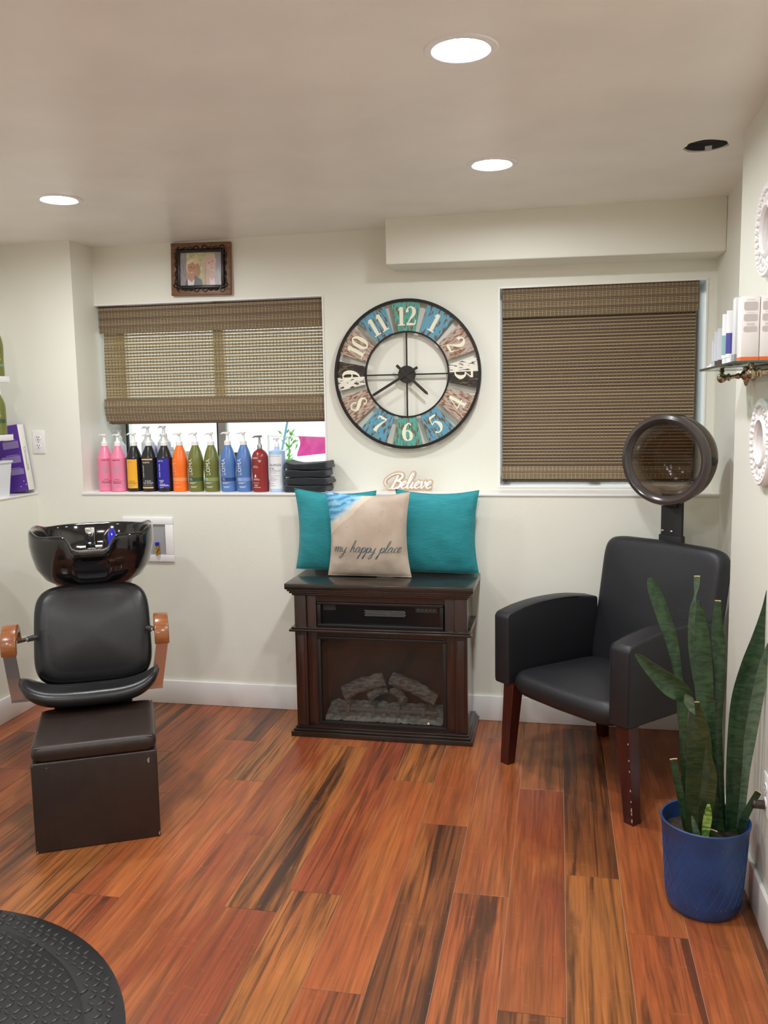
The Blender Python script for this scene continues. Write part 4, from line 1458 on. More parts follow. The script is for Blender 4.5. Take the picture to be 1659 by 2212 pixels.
# tapering bottles, each with a coloured band
tap = [(391, M_orange, (0.88, 0.30, 0.11), 'orange tapered pump bottle on the ledge'),
       (425, M_olive, (0.040, 0.085, 0.035), 'left olive green tapered bottle, with a dark green band'),
       (459, M_olive, (0.23, 0.29, 0.10), 'right olive green tapered bottle, with a light green band'),
       (495, M_lblue, (0.015, 0.055, 0.20), 'left blue tapered bottle, with a navy band'),
       (529, M_lblue, (0.22, 0.33, 0.66), 'right blue tapered bottle, with a pale blue band')]
for i, (px, mt_, band, lb) in enumerate(tap):
    b = Bottle('pump_bottle', lb, 'bottle', (bx(px), LY, SILL), -0.05 + 0.02 * i, P_LOMA, mt_, G)
    pump(b.t, 0.237, PI + (0.9 if i in (0, 2) else 0.1), M_pump, h=0.066, collar=0.0178)
    b.patch('band', mat('label_band', band, 0.4), -0.05, 0.06, 0.055, 0.073, n=16)
    tw = M_ink['white'] if i else mat('pale_orange_print', (0.90, 0.42, 0.20), 0.5)
    b.text('LOMA', tw, -0.014 if i != 2 else -0.004, 0.128, height=0.0215, width=0.090, vert=True)
    b.lines(tw, -0.024, 0.030, [(0.068, 0, .30), (0.061, 0, .36), (0.048, 0, .75), (0.044, 0, .55), (0.028, .12, .8), (0.023, .18, .7)])
b = Bottle('pump_bottle', 'brick red round shouldered bottle with a grey pump', 'bottle', (bx(564), LY - 0.002, SILL), -0.05, P_ROUND, M_red, G)
pump(b.t, 0.216, PI, M_steel, h=0.068, collar=0.0125, spout=0.036)
b.text("L'ANZA", M_ink['white'], -0.014, 0.172, width=0.040)
b.text('HEALING\nCOLORCARE', M_ink['white'], -0.012, 0.128, width=0.034)
W = MB()
W.add([b.at(x * 0.0052 - 0.012, 0.083 + z * 0.0075, 0.0009) for x, z in spline([(0, 1.2), (.9, .1), (1, -.6), (0, -1.2), (-1, -.6), (-.7, .2), (-.1, .2)], 4, True)], [tuple(range(28))])
W.done('flame_mark', M_ink['white'], b.t, smooth=False, recalc=False)
b.lines(M_ink['white'], -0.032, 0.014, [(0.068, .2, .8), (0.062, .1, .95), (0.046, .15, .85), (0.036, .3, .7), (0.032, .3, .7), (0.024, .05, 1)])
b.lines(M_ink['white'], 0.004, 0.022, [(0.160, 0, 1), (0.156, .1, .9), (0.151, .3, .7)])
b = Bottle('pump_bottle', 'pale blue bottle with a white label beside the folded towels', 'bottle', (bx(600), LY + 0.004, SILL), 0.0, P_SQUARE, M_pale, G)
pump(b.t, 0.222, PI - 0.3, M_pump, h=0.050, collar=0.0125, spout=0.022)
b.patch('label', mat('white_label', (0.80, 0.81, 0.84), 0.45), -0.037, 0.037, 0.016, 0.188)
b.text('OLAPLEX', M_ink['black'], 0.0, 0.136, width=0.066)
b.text('N\u00b04C', M_ink['black'], -0.018, 0.118, height=0.0105)
b.lines(M_ink['dim'], -0.034, 0.034, [(0.180, 0, .9), (0.109, 0, .95), (0.104, 0, .9), (0.096, 0, .6), (0.082, 0, .8), (0.072, 0, .5), (0.065, 0, .7), (0.058, 0, .55), (0.044, 0, .4), (0.032, 0, .5)])

# second row, deep in the window recess
G2 = 'bottles and boxes standing behind the front row'
M_frost = mat('frosted_white_bottle', (0.62, 0.66, 0.70), 0.4)
M_lilac = mat('lilac_bottle', (0.42, 0.33, 0.72), 0.35)
P_T = [(0.034, 0), (0.036, 0.004), (0.036, 0.20), (0.030, 0.225), (0.016, 0.245)]
for px, py, y, mt_, lb in ((256, 928, 0.30, M_frost, 'frosted white pump bottle standing behind the second pink bottle'), (318, 921, 0.27, M_frost, 'tall frosted pump bottle standing behind the amber barred black bottle'),
                           (353, 920, 0.27, M_frost, 'tall frosted pump bottle standing behind the blue labelled black bottle')):
    p = on_y(px, py, y)
    b = Bottle('pump_bottle', lb, 'bottle', (p.x, y, SILL), 0, [(r, z * (p.z - SILL - 0.062) / 0.245) for r, z in P_T], mt_, G2)
    pump(b.t, p.z - SILL - 0.062, PI, M_clearpump)
p = on_y(327, 962, 0.335)
W = MB()
W.prism([(-0.075, 0), (0.075, 0), (0.075, 0.10), (0.03, 0.225), (0.01, 0.24), (-0.01, 0.24), (-0.065, 0.13)], -0.02, 0.02, 'y', bev=0.01)
o = W.done('pouch', M_lilac); o.location = (p.x, 0.335, SILL)
tag(o, 'lilac refill pouch behind the black bottles on the ledge', 'pouch', G2)
for px, w, h, y, mt_, lb in ((360, 0.075, 0.215, 0.40, mat('clear_grey_box', (0.55, 0.60, 0.64), 0.3), 'clear grey box standing behind the blue labelled bottle'), (402, 0.03, 0.195, 0.33, mat('pale_beige_box', (0.62, 0.60, 0.54), 0.5), 'slim pale beige box standing behind the orange bottle'),
                             (512, 0.075, 0.185, 0.36, mat('near_black_box', (0.014, 0.02, 0.018), 0.5), 'black box standing behind the two blue bottles'), (276, 0.07, 0.17, 0.40, mat('dark_box', (0.03, 0.03, 0.035), 0.5), 'dark box standing behind the second pink bottle'),
                             (234, 0.06, 0.18, 0.33, mat('bluish_white_box', (0.50, 0.60, 0.68), 0.5), 'bluish white box in the left corner of the window recess')):
    p = on_y(px, 1000, y)
    t = thing('product_box', lb, 'box', (p.x, y, SILL), 0, G2)
    W = MB(); W.box(-w / 2, w / 2, -0.025, 0.025, 0, h, bev=0.003); W.done('carton', mt_, t)
    W = MB(); W.box(-w / 2, w / 2, -0.0257, 0.0257, h - 0.02, h - 0.0185); W.done('lid_seam', M_ink['dim'], t, smooth=False)

# ---------------------------------------------------------------- folded towels
tl, tr = on_y(613, 1064, 0.045), on_y(709, 1064, 0.045)
tcx, tw_ = (tl.x + tr.x) / 2, tr.x - tl.x
hts = [0.0, 0.036, 0.074, 0.112, 0.152]
names = ['lowest folded dark towel of the stack on the ledge', 'second dark towel from the bottom of the folded stack', 'third dark towel from the bottom of the folded stack', 'topmost folded dark towel of the stack, its corners raised']
for i in range(4):
    h0, h1 = hts[i], hts[i + 1]
    t = thing('folded_towel', names[i], 'towel', (tcx + (-0.004, 0.003, -0.006, 0.004)[i], 0.115, SILL + h0), math.radians((1, -2, 1.5, -1)[i]), 'folded dark towels')
    ww, dd = tw_ * (0.97, 1.0, 0.97, 0.96)[i], 0.18
    for part in range(2):
        W = MB()
        hh = (h1 - h0) * (1.0 if part == 0 else 0.46)
        zc = hh * 0.5 + (0 if part == 0 else (h1 - h0) * 0.10)

        def fn(u, v, zc=zc, hh=hh, i=i, part=part, ww=ww):
            a, b_ = 2 * PI * u, PI * (v - 0.5)
            ca, sa, cb, sb = math.cos(a), math.sin(a), math.cos(b_), math.sin(b_)
            e = lambda q, n: math.copysign(abs(q) ** n, q)
            k = abs(cb) ** 0.5
            x = ww / 2 * e(ca, 0.30) * (1 - 0.05 * (1 - k)) if part == 0 else ww / 2 * (0.10 + 0.94 * e(ca, 0.3))
            x *= 1 - 0.10 * (1 - k)
            y = dd / 2 * e(sa, 0.30) * (1 - 0.16 * (1 - k)) * (1.0 if part == 0 else 0.97)
            if cb < 1e-4:
                x, y = 0.0, 0.0
            elif abs(sb) > 0.93:
                q = (1 - abs(sb)) / 0.07
                x, y = x * q ** 0.5, y * q ** 0.5
            z = zc + hh * 0.455 * e(sb, 0.75)
            nn = noise.noise(Vector((x * 22 + i * 7, y * 20 + part * 5, z * 24)))
            z += 0.0030 * nn * (1 if part == 0 else 0.5)
            z += 0.003 * math.sin(x * 34 + i * 2) * (1 if sb > 0 else 0)
            if i == 3 and part == 0 and sb > 0:
                z += 0.014 * abs(2 * x / ww) ** 5 - 0.005
            return (x + 0.004 * nn, y + 0.006 * noise.noise(Vector((x * 26, z * 60, i + part))), max(z, 0.0))
        W.grid(fn, 64, 20, cu=True)
        W.done('fold', M_navy, t, angle=80)

# ---------------------------------------------------------------- wall outlets and washer box
M_plate = mat('ivory_white_plate', (0.82, 0.81, 0.80), 0.35)


def outlet(name, label, M):
    t = thing(name, label, 'outlet')
    t.matrix_world = M
    W = MB(); W.box(-0.035, 0.035, -0.006, 0, -0.060, 0.060, bev=0.003); W.done('cover_plate', M_plate, t)
    for z in (0.022, -0.022):
        W = MB(); W.lathe([(0, 0.0085), (0.015, 0.0085), (0.0165, 0.007), (0.0165, 0.005)], 24, Matrix.Translation((0, 0, z)) @ Matrix.Rotation(PI / 2, 4, 'X') @ Matrix.Diagonal((1, 0.86, 1, 1)), cap=False)
        r = W.done('receptacle', M_plate, t)
        W = MB()
        for x in (-0.006, 0.006):
            W.box(x - 0.0013, x + 0.0013, -0.009, -0.0082, z + 0.000, z + 0.009)
        W.cyl((0, -0.009, z - 0.007), (0, -0.0082, z - 0.007), 0.0028, seg=10)
        W.done('slot', M_black, r, smooth=False)
    W = MB(); W.cyl((0, -0.0075, 0), (0, -0.005, 0), 0.003, seg=10); W.done('screw', M_steel, t)
    return t


outlet('wall_outlet', 'white duplex outlet in the left corner beside the purple box', Matrix.Translation((-2.660, 0, 1.372)))
t = outlet('wall_outlet', 'white outlet low on the right wall with a dark plug, behind the plant', Matrix.Translation((0.595, -1.560, 0.40)) @ Matrix.Rotation(-PI / 2, 4, 'Z'))
W = MB()
W.cyl((0.0, -0.010, -0.030), (0.0, -0.034, -0.030), 0.013, 0.012); W.ball((0.0, -0.034, -0.030), 0.0125, (1, .8, 1))
o = W.done('plug', mat('dark_brown_plug', (0.030, 0.018, 0.015), 0.35))
o.matrix_world = t.matrix_world
tag(o, 'dark round plug pushed into the outlet on the right wall', 'plug')

t = thing('washer_outlet_box', 'white recessed laundry outlet box in the wall behind the shampoo bowl', 'utility box', (-2.068, 0, 0.867))
W = MB()
for x0, x1, z0, z1 in ((-0.139, 0.139, 0.078, 0.115), (-0.139, 0.139, -0.115, -0.078), (-0.139, -0.096, -0.078, 0.078), (0.096, 0.139, -0.078, 0.078)):
    W.box(x0, x1, -0.010, 0.0, z0, z1, bev=0.003)
W.done('face_frame', M_white, t)
W = MB()
W.box(-0.098, 0.098, -0.0015, 0.0, -0.08, 0.08)
W.box(-0.098, 0.098, -0.008, -0.0015, -0.080, -0.076)
W.done('box_interior', mat('grey_interior', (0.34, 0.34, 0.35), 0.6), t, smooth=False)
for x, hm, lb in ((0.052, M_blue, 'blue handled brass valve'), (-0.052, mat('red_handle', (0.5, 0.02, 0.02), 0.4), 'red handled brass valve')):
    W = MB()
    W.cyl((x, -0.016, -0.076), (x, -0.016, -0.030), 0.009)
    W.lathe([(0.011, 0), (0.014, 0.006), (0.011, 0.012)], 8, Matrix.Translation((x, -0.016, -0.064)))
    W.cyl((x - 0.006, -0.018, -0.050), (x + 0.012, -0.030, -0.050), 0.007)
    v = W.done('valve', M_gold, t)
    v['label'] = lb
    W = MB(); W.box(x - 0.008, x + 0.010, -0.026, -0.008, -0.030, -0.012, bev=0.003); W.done('valve_handle', hm, v)

# ---------------------------------------------------------------- left wall shelf group
t = thing('wall_shelf', 'white two tier wall shelf at the left edge holding olive bottles', 'shelf', (-2.8, -0.7, 1.39))
for z0, z1 in ((1.389, 1.418), (1.676, 1.706)):
    W = MB(); W.box(-0.115, 0.110, -0.55, 0.53, z0 - 1.39, z1 - 1.39, bev=0.002); W.done('shelf_board', M_trim, t)
W = MB()
for y in (-0.45, 0.40):
    for z in (-0.001, 0.286):
        W.prism([(-0.115, z), (-0.115, z - 0.09), (-0.105, z - 0.09), (0.03, z - 0.008), (0.03, z)], y, y + 0.02, 'y')
W.done('bracket', M_trim, t, smooth=False)
b = Bottle('pump_bottle', 'olive green tapered bottle on the upper white shelf at the left edge', 'bottle', (-2.737, -0.207, 1.706), 0.25, P_LOMA, M_olive, 'bottles on the left wall shelf')
pump(b.t, 0.237, PI, M_pump)
b.patch('band', mat('label_band', (0.16, 0.26, 0.20), 0.4), -0.05, 0.06, 0.048, 0.060, n=16)
b.text('LOMA', mat('pale_green_print', (0.42, 0.45, 0.25), 0.5), 0.030, 0.118, height=0.0215, width=0.086, vert=True)
P_SH2 = [(0.034, 0), (0.0385, 0.004), (0.0395, 0.012), (0.0395, 0.09), (0.0385, 0.145), (0.030, 0.175), (0.0195, 0.196), (0.019, 0.200)]
b = Bottle('flip_top_bottle', 'olive green bottle with white cap on the lower white shelf at the left edge', 'bottle', (-2.745, -0.207, 1.418), 0.45, P_SH2, M_olive, 'bottles on the left wall shelf')
W = MB(); W.lathe([(0.0, 0.2), (0.021, 0.2), (0.022, 0.206), (0.021, 0.232), (0.0, 0.234)], 28, cap=False); W.done('cap', M_white, b.t)
b.patch('band', mat('label_band', (0.040, 0.085, 0.035), 0.4), -0.04, 0.05, 0.058, 0.078, n=14)
b.text('LOMA', M_ink['white'], 0.010, 0.124, height=0.018, width=0.075, vert=True)
b.lines(M_ink['white'], 0.0, 0.03, [(0.072, 0, .5), (0.066, 0, .5), (0.050, 0, .4), (0.045, 0, .5), (0.026, 0, .3)])

t = thing('storage_bin', 'translucent white plastic bin on the left ledge in front of the purple box', 'bin', (-2.80, -0.32, SILL))
W = MB()


def rrect(w, d, r, n=6):
    pts = []
    for cx_, cy_, a0 in ((w - r, d - r, 0), (-w + r, d - r, PI / 2), (-w + r, -d + r, PI), (w - r, -d + r, 1.5 * PI)):
        for k in range(n + 1):
            a = a0 + PI / 2 * k / n
            pts.append((cx_ + r * math.cos(a), cy_ + r * math.sin(a)))
    return pts


rg = []
for z, g, off in ((0, 0, 0), (0.17, 0.014, 0), (0.171, 0.019, 0), (0.180, 0.019, 0), (0.180, 0.010, 0), (0.004, -0.004, 0)):
    rg.append([(x, y, z) for x, y in rrect(0.085 + g, 0.135 + g, 0.02)])
W.rings(rg)
W.done('bin_body', mat('milky_plastic', (0.70, 0.72, 0.76), 0.35), t)

t = thing('swatch_book_box', 'purple boxed hair colour chart with a white spine leaning in the left corner', 'box', (-2.825, -0.066, SILL))
t.rotation_euler = (0, math.radians(-7.5), 0)
M_pur = mat('purple_cover', (0.095, 0.030, 0.29), 0.35)
W = MB(); W.box(0, 0.132, 0.0, 0.052, 0, 0.345, bev=0.002); W.done('cover', M_pur, t)
W = MB(); W.box(0.130, 0.1345, 0.0015, 0.0505, 0.001, 0.344, bev=0.001); sp_ = W.done('spine', mat('white_card', (0.78, 0.75, 0.68), 0.5), t)
W = MB()
vs, fs = text2d('ChromaSilk', height=0.022, width=0.125)
W.add([(0.1351, 0.026 + b_, 0.165 - a) for a, b_ in vs], fs)
W.done('lettering', mat('mauve_grey_print', (0.25, 0.20, 0.26), 0.5), sp_, smooth=False, recalc=False)
W = MB()
for x0, x1, z0, z1 in ((0.03, 0.122, 0.225, 0.262), (0.01, 0.120, 0.150, 0.186), (0.05, 0.125, 0.088, 0.118)):
    W.add([(x0, -0.0006, z0), (x1, -0.0006, z0), (x1, -0.0006, z1), (x0, -0.0006, z1)], [(0, 1, 2, 3)])
W.done('printed_panel', mat('lavender_print', (0.30, 0.22, 0.46), 0.5), t, smooth=False, recalc=False)
W = MB()
for x, z in ((0.112, 0.048), (0.122, 0.030), (0.098, 0.296), (0.09, 0.022)):
    W.add([(x, -0.0007, z), (x + 0.006, -0.0007, z + 0.003), (x + 0.001, -0.0007, z + 0.007)], [(0, 1, 2)])
for z in (0.268, 0.190, 0.122):
    W.add([(0.04, -0.0007, z), (0.11, -0.0007, z), (0.11, -0.0007, z + 0.0012), (0.04, -0.0007, z + 0.0012)], [(0, 1, 2, 3)])
W.done('white_fleck_print', M_ink['white'], t, smooth=False, recalc=False)


# ---------------------------------------------------------------- upholstered pads
def sel(w, h, e, n=56):
    out = []
    for k in range(n):
        a = 2 * PI * k / n
        c_, s_ = math.cos(a), math.sin(a)
        out.append((math.copysign(abs(c_) ** (2 / e), c_) * w, math.copysign(abs(s_) ** (2 / e), s_) * h))
    return out


def pad(mb, w, h, t, r, bulge, e, fn, n=64, back=None):
    """soft slab in the x-z plane facing -y; fn places each point"""
    rg = []
    ins = []
    for s_ in (0.03, 0.2, 0.4, 0.58, 0.74, 0.86, 0.94):
        ins.append(('s', s_, -t / 2 - bulge * (1 - s_ ** 2.2)))
    for k in range(0, 9):
        a = PI * k / 8
        ins.append(('r', r * (1 - math.sin(a)), -t / 2 * math.cos(a)))
    b_ = bulge if back is None else back
    for s_ in (0.94, 0.86, 0.58, 0.2, 0.03):
        ins.append(('s', s_, t / 2 + b_ * (1 - s_ ** 2.2)))
    for kind, q, y in ins:
        if kind == 's':
            ww, hh = (w / 2 - r) * q, (h / 2 - r) * q
        else:
            ww, hh = w / 2 - q, h / 2 - q
        rg.append([fn(x, y, z) for x, z in sel(ww, hh, e, n)])
    mb.rings(rg)
    return mb


# ---------------------------------------------------------------- storage ottoman used as a footrest
OT = (-1.588, -1.456, 0)
OR = math.radians(27.435)
t = thing('storage_ottoman', 'dark brown leatherette storage ottoman on the floor before the shampoo chair', 'ottoman', OT, OR)
W = MB(); W.box(-0.202, 0.219, 0.002, 0.415, 0.0, 0.325, bev=0.006, seg=3); W.done('base_box', M_brownv, t)
W = MB()
pad(W, 0.424, 0.420, 0.056, 0.014, 0.003, 14, lambda x, y, z: (x + 0.0085, 0.208 + z, 0.353 - y + 0.0012 * noise.noise(Vector((x * 18, z * 18, 1)))))
lid = W.done('lid', M_brownv, t)
W = MB(); W.tube([(-0.190, 0.0075, 0.3775), (0.207, 0.0075, 0.3775)], 0.0022, 6); W.tube([(-0.1945, 0.014, 0.3775), (-0.1945, 0.400, 0.3775)], 0.0022, 6); W.tube([(0.2115, 0.014, 0.3775), (0.2115, 0.400, 0.3775)], 0.0022, 6)
W.done('piping', mat('worn_brown_piping', (0.075, 0.055, 0.050), 0.35), lid)
W = MB()
rw = random.Random(4)


def scuff(x, y, z, s_, nrm):
    pts = []
    for k in range(7):
        a = 2 * PI * k / 7
        q = s_ * rw.uniform(0.5, 1.1)
        if nrm == 'y':
            pts.append((x + 0.5 * q * math.cos(a), y, z + q * math.sin(a)))
        else:
            pts.append((x + q * math.cos(a), y, z + q * math.sin(a)))
    W.add(pts, [tuple(range(7))])


for x, z, s_ in ((0.188, 0.290, 0.011), (0.190, 0.296, 0.006), (-0.196, 0.006, 0.005), (0.214, 0.012, 0.006), (0.216, 0.020, 0.004), (-0.150, 0.306, 0.003), (-0.196, 0.318, 0.003)):
    scuff(x, 0.0012, z, s_, 'y')
W.done('scuff', mat('worn_through_grey', (0.30, 0.27, 0.25), 0.7), t, smooth=False, recalc=False)

# ---------------------------------------------------------------- shampoo chair with bowl
t = thing('shampoo_chair', 'black vinyl shampoo chair with wooden arms and a black wash bowl behind its back', 'shampoo chair', OT, OR)
R17 = Matrix.Translation((-0.010, 0.735, 0.588)) @ Matrix.Rotation(math.radians(-17), 4, 'X')
W = MB()
pad(W, 0.470, 0.425, 0.080, 0.052, 0.020, 4.6, lambda x, y, z: tuple(R17 @ Vector((x * (1 - 0.10 * z), y + 0.025 * (x / 0.235) ** 2 * (-1), z))))
bk = W.done('backrest', M_vinyl, t)
W = MB()


def seatf(x, y, z):
    v = 0.518 + z
    q = abs(x / 0.262)
    return (x - 0.015, v + 0.02 * q * q, 0.4315 - y + 0.056 * q ** 4.2 - 0.100 * max(0, v - 0.42) / 0.32 + 0.002 + (0.006 if y > 0 else 0))


pad(W, 0.530, 0.440, 0.066, 0.032, 0.004, 4.6, seatf)
se = W.done('seat', M_vinyl, t)
W = MB()
for x0, x1, zz in ((-0.10, -0.05, -0.155), (0.05, 0.09, -0.150), (-0.03, -0.02, -0.16)):
    n = 6
    vs = []
    for k in range(n + 1):
        x = x0 + (x1 - x0) * k / n
        for dz in (0, 0.002):
            p = seatf(x, -0.0435, zz + dz + 0.003 * math.sin(3 * k))
            vs.append(p)
    W.add(vs, [(2 * k, 2 * k + 2, 2 * k + 3, 2 * k + 1) for k in range(n)])
W.done('crack', mat('torn_vinyl', (0.05, 0.045, 0.04), 0.9), se, smooth=False, recalc=False)
for sgn, uc, ub in ((-1, -0.303, -0.287), (1, 0.264, 0.236)):
    a = bpy.data.objects.new('armrest', None)
    col.objects.link(a); a.parent = t
    W = MB()
    rg = []
    for k in range(19):
        an = math.radians(198 - k * 198 / 18)
        half = 0.018
        c_, s_ = math.cos(an), math.sin(an)
        rr_ = 0.062
        ring = []
        for du, dr in rrect(0.028, half, 0.006, 3):
            ring.append((uc + du, 0.495 + (rr_ * 1.22 + dr) * c_ , 0.627 + (rr_ + dr) * s_))
        rg.append(ring)
    W.rings(rg)
    W.done('arm_cap', M_armwood, a)
    W = MB()
    path = [(uc, 0.428, 0.640), (uc, 0.428, 0.600), (uc * 0.5 + ub * 0.5, 0.438, 0.51), (ub, 0.452, 0.420), (ub - sgn * 0.004, 0.455, 0.408), (ub - sgn * 0.10, 0.47, 0.400)]
    rg = []
    for i, p in enumerate(path):
        if i < 4:
            rg.append([(p[0] + x, p[1] + y, p[2]) for x, y in ((-0.023, -0.004), (0.023, -0.004), (0.023, 0.004), (-0.023, 0.004))])
    W.rings(rg)
    q = path[3]
    W.box(min(q[0] - 0.023, q[0] - sgn * 0.12), max(q[0] + 0.023, q[0] - sgn * 0.12), q[1] - 0.004, q[1] + 0.030, q[2] - 0.012, q[2])
    W.done('arm_bar', M_brushed, a, smooth=False)
    W = MB()
    e0, e1 = Vector((uc - sgn * 0.005, 0.560, 0.622)), Vector((sgn * 0.222 - 0.010, 0.700, 0.600))
    W.cyl(e0, e1, 0.010)
    W.cyl(e0.lerp(e1, 0.45), e0.lerp(e1, 0.80), 0.013)
    W.done('arm_post', M_chrome, a)
W = MB(); W.box(-0.13, 0.11, 0.69, 0.72, 0.27, 0.44, bev=0.004); W.done('back_bracket', M_black, t)
W = MB(); W.prism([(0.44, 0.385), (0.44, 0.325), (0.70, 0.26), (0.70, 0.310)], -0.155, 0.135, 'x'); W.done('under_seat_shade', M_dark, t, smooth=False)  # black block added to stand for the shade under the seat
W = MB(); W.box(-0.12, 0.10, 0.50, 0.84, 0.0, 0.25, bev=0.006); W.box(-0.15, 0.13, 0.84, 1.12, 0.0, 0.05, bev=0.006); W.done('base', M_black, t)
W = MB(); W.box(-0.09, 0.08, 0.92, 1.08, 0.05, 0.72, bev=0.012); W.done('bowl_column', M_black, t)


def rimz(a):
    c_, s_ = math.cos(a), math.sin(a)     # s_ = -1 is the front
    z = 0.992 + 0.026 * math.exp(-((abs(c_) - 1) / 0.16) ** 2) + 0.012 * max(0, s_) + 0.016 * max(0, -s_)
    if s_ < 0:
        q = abs(c_) / 0.205
        z -= 0.058 / (1 + q ** 9)
    return z


W = MB()
NB = 112
prof = [(0.60, 0.715, 0), (0.60, 0.752, 0), (0.64, 0.775, 0), (0.80, 0.800, 0), (0.915, 0.845, 0), (0.975, 0.9, 0), (1.0, 0.94, 0)]
rg = []


def bring(scale, zf, e=2.9, lip=0.0, drop=0.0):
    ring = []
    for k in range(NB):
        a = 2 * PI * k / NB
        c_, s_ = math.cos(a), math.sin(a)
        x = math.copysign(abs(c_) ** (2 / e), c_) * 0.264 * scale
        y = math.copysign(abs(s_) ** (2 / e), s_) * 0.245 * scale
        dip = 1 / (1 + (abs(c_) / 0.205) ** 9) if s_ < 0 else 0
        ring.append((x - 0.004, 0.985 + y - lip * dip, zf(a) - drop * dip))
    return ring


for s_, z, _q in prof:
    lev = (z - 0.715) / (1.0 - 0.715)
    rg.append(bring(s_, lambda a, lev=lev: 0.715 + (rimz(a) - 0.715) * lev))
rg.append(bring(1.0, lambda a: rimz(a) - 0.040, lip=0.004, drop=0.012))
rg.append(bring(1.0, lambda a: rimz(a) - 0.022, lip=0.026, drop=0.014))
rg.append(bring(0.996, lambda a: rimz(a) - 0.010, lip=0.048, drop=0.016))
rg.append(bring(0.982, lambda a: rimz(a) - 0.002, lip=0.052, drop=0.014))
rg.append(bring(0.962, lambda a: rimz(a), lip=0.040, drop=0.007))
rg.append(bring(0.940, lambda a: rimz(a) - 0.003, lip=0.020))
rg.append(bring(0.922, lambda a: rimz(a) - 0.012, lip=0.004))
rg.append(bring(0.900, lambda a: 0.93 + (rimz(a) - 1.0) * 0.55))
rg.append(bring(0.84, lambda a: 0.86))
rg.append(bring(0.70, lambda a: 0.815))
rg.append(bring(0.40, lambda a: 0.800))
W.rings(rg)
bowl = W.done('wash_bowl', M_blackgl, t, angle=60)
W = MB()
W.box(-0.045, 0.000, 1.135, 1.165, 0.885, 0.990, bev=0.006)
W.box(-0.033, -0.012, 1.095, 1.136, 0.955, 0.975, bev=0.006)
W.cyl((-0.075, 1.15, 0.896), (0.03, 1.15, 0.896), 0.010)
W.lathe([(0.026, 0), (0.026, 0.006), (0.02, 0.01)], 20, Matrix.Translation((-0.02, 1.15, 0.885)))
W.done('faucet', M_chrome, bowl)
W = MB()
W.tube(spline([(0.02, 1.12, 0.89), (0.035, 1.09, 0.905), (0.045, 1.06, 0.955), (0.065, 1.06, 0.985), (0.085, 1.05, 0.972), (0.082, 1.02, 0.94)], 6), 0.0055, 10)
W.tube(spline([(0.082, 1.05, 0.96), (0.12, 1.12, 0.95), (0.15, 1.14, 0.92)], 6), 0.004, 8)
sh_ = W.done('spray_hose', M_chrome, bowl)
W = MB()
W.tube([(0.076, 1.045, 0.985), (0.078, 1.03, 0.970), (0.079, 1.01, 0.945), (0.075, 0.99, 0.918), (0.072, 0.98, 0.905)], [0.012, 0.019, 0.022, 0.016, 0.006], 14)
W.done('spray_head', mat('translucent_cobalt_handle', (0.01, 0.012, 0.40), 0.12, coat=0.6), sh_)
W = MB(); W.lathe([(0.0, 0.801), (0.024, 0.801), (0.026, 0.804), (0.018, 0.806), (0.0, 0.806)], 24, Matrix.Translation((0, 0.98, 0)), cap=False); W.done('drain', M_chrome, bowl)

# ---------------------------------------------------------------- hood dryer chair
t = thing('dryer_chair', 'black leatherette armchair with mahogany legs and a smoky hood dryer behind', 'chair', (0.0195, -0.761, 0), math.radians(-44.694))
RB = Matrix.Translation((-0.020, 0.586, 0.645)) @ Matrix.Rotation(math.radians(-10.5), 4, 'X')
W = MB()
pad(W, 0.620, 0.600, 0.088, 0.030, 0.016, 11, lambda x, y, z: tuple(RB @ Vector((x, y + 0.006 * noise.noise(Vector((x * 5, z * 5, 0))), z - 0.010 * (x / 0.31) ** 2 * (1 if z > 0 else 0)))))
bk = W.done('backrest', M_vinyl2, t)
W = MB()
pad(W, 0.560, 0.520, 0.095, 0.032, 0.030, 9, lambda x, y, z: (x - 0.034, 0.268 + z - 0.018 * (1 - (x / 0.28) ** 2) * (1 if z < 0 else 0), 0.372 - y - 0.015 * (z + 0.26) / 0.5), back=0.0)
W.done('seat', M_vinyl2, t)
prof = [(0.0, 0.352), (0.0, 0.640)] + spline([(0.012, 0.656), (0.09, 0.674), (0.20, 0.686), (0.32, 0.687), (0.42, 0.680), (0.545, 0.660)], 3) + [(0.545, 0.40), (0.52, 0.356)]
for u0, u1, fl in ((-0.395, -0.308, -1), (0.235, 0.324, 1)):
    W = MB()
    W.prism(prof, u0, u1, 'x', bev=0.010)
    W.v = [(x + fl * 0.012 * max(0, (z - 0.42)) / 0.25 * 0.3, y, z + 0.004 * math.sin(PI * min(max((x - u0) / (u1 - u0), 0), 1)) * (1 if z > 0.6 else 0)) for x, y, z in W.v]
    a = W.done('armrest', M_vinyl2, t)
    W = MB()
    for x in (u0 + 0.005, u1 - 0.005):
        W.tube([(x, 0.0022, 0.37), (x, 0.0022, 0.636)] + [(x, v, z - 0.0015) for v, z in spline([(0.012, 0.655), (0.09, 0.674), (0.20, 0.686), (0.32, 0.687), (0.42, 0.680)], 3)], 0.0022, 6)
    W.done('seam', M_vinyl2, a)


def leg(x0, y0, x1, y1, z1, w0, w1):
    W = MB()
    rg = []
    for z, x, y, w in ((0.0, x0, y0, w0), (z1, x1, y1, w1)):
        rg.append([(x + a * w, y + b_ * w, z) for a, b_ in ((-.5, -.46), (-.46, -.5), (.46, -.5), (.5, -.46), (.5, .46), (.46, .5), (-.46, .5), (-.5, .46))])
    W.rings(rg)
    return W.done('leg', M_legwood, t, smooth=False)


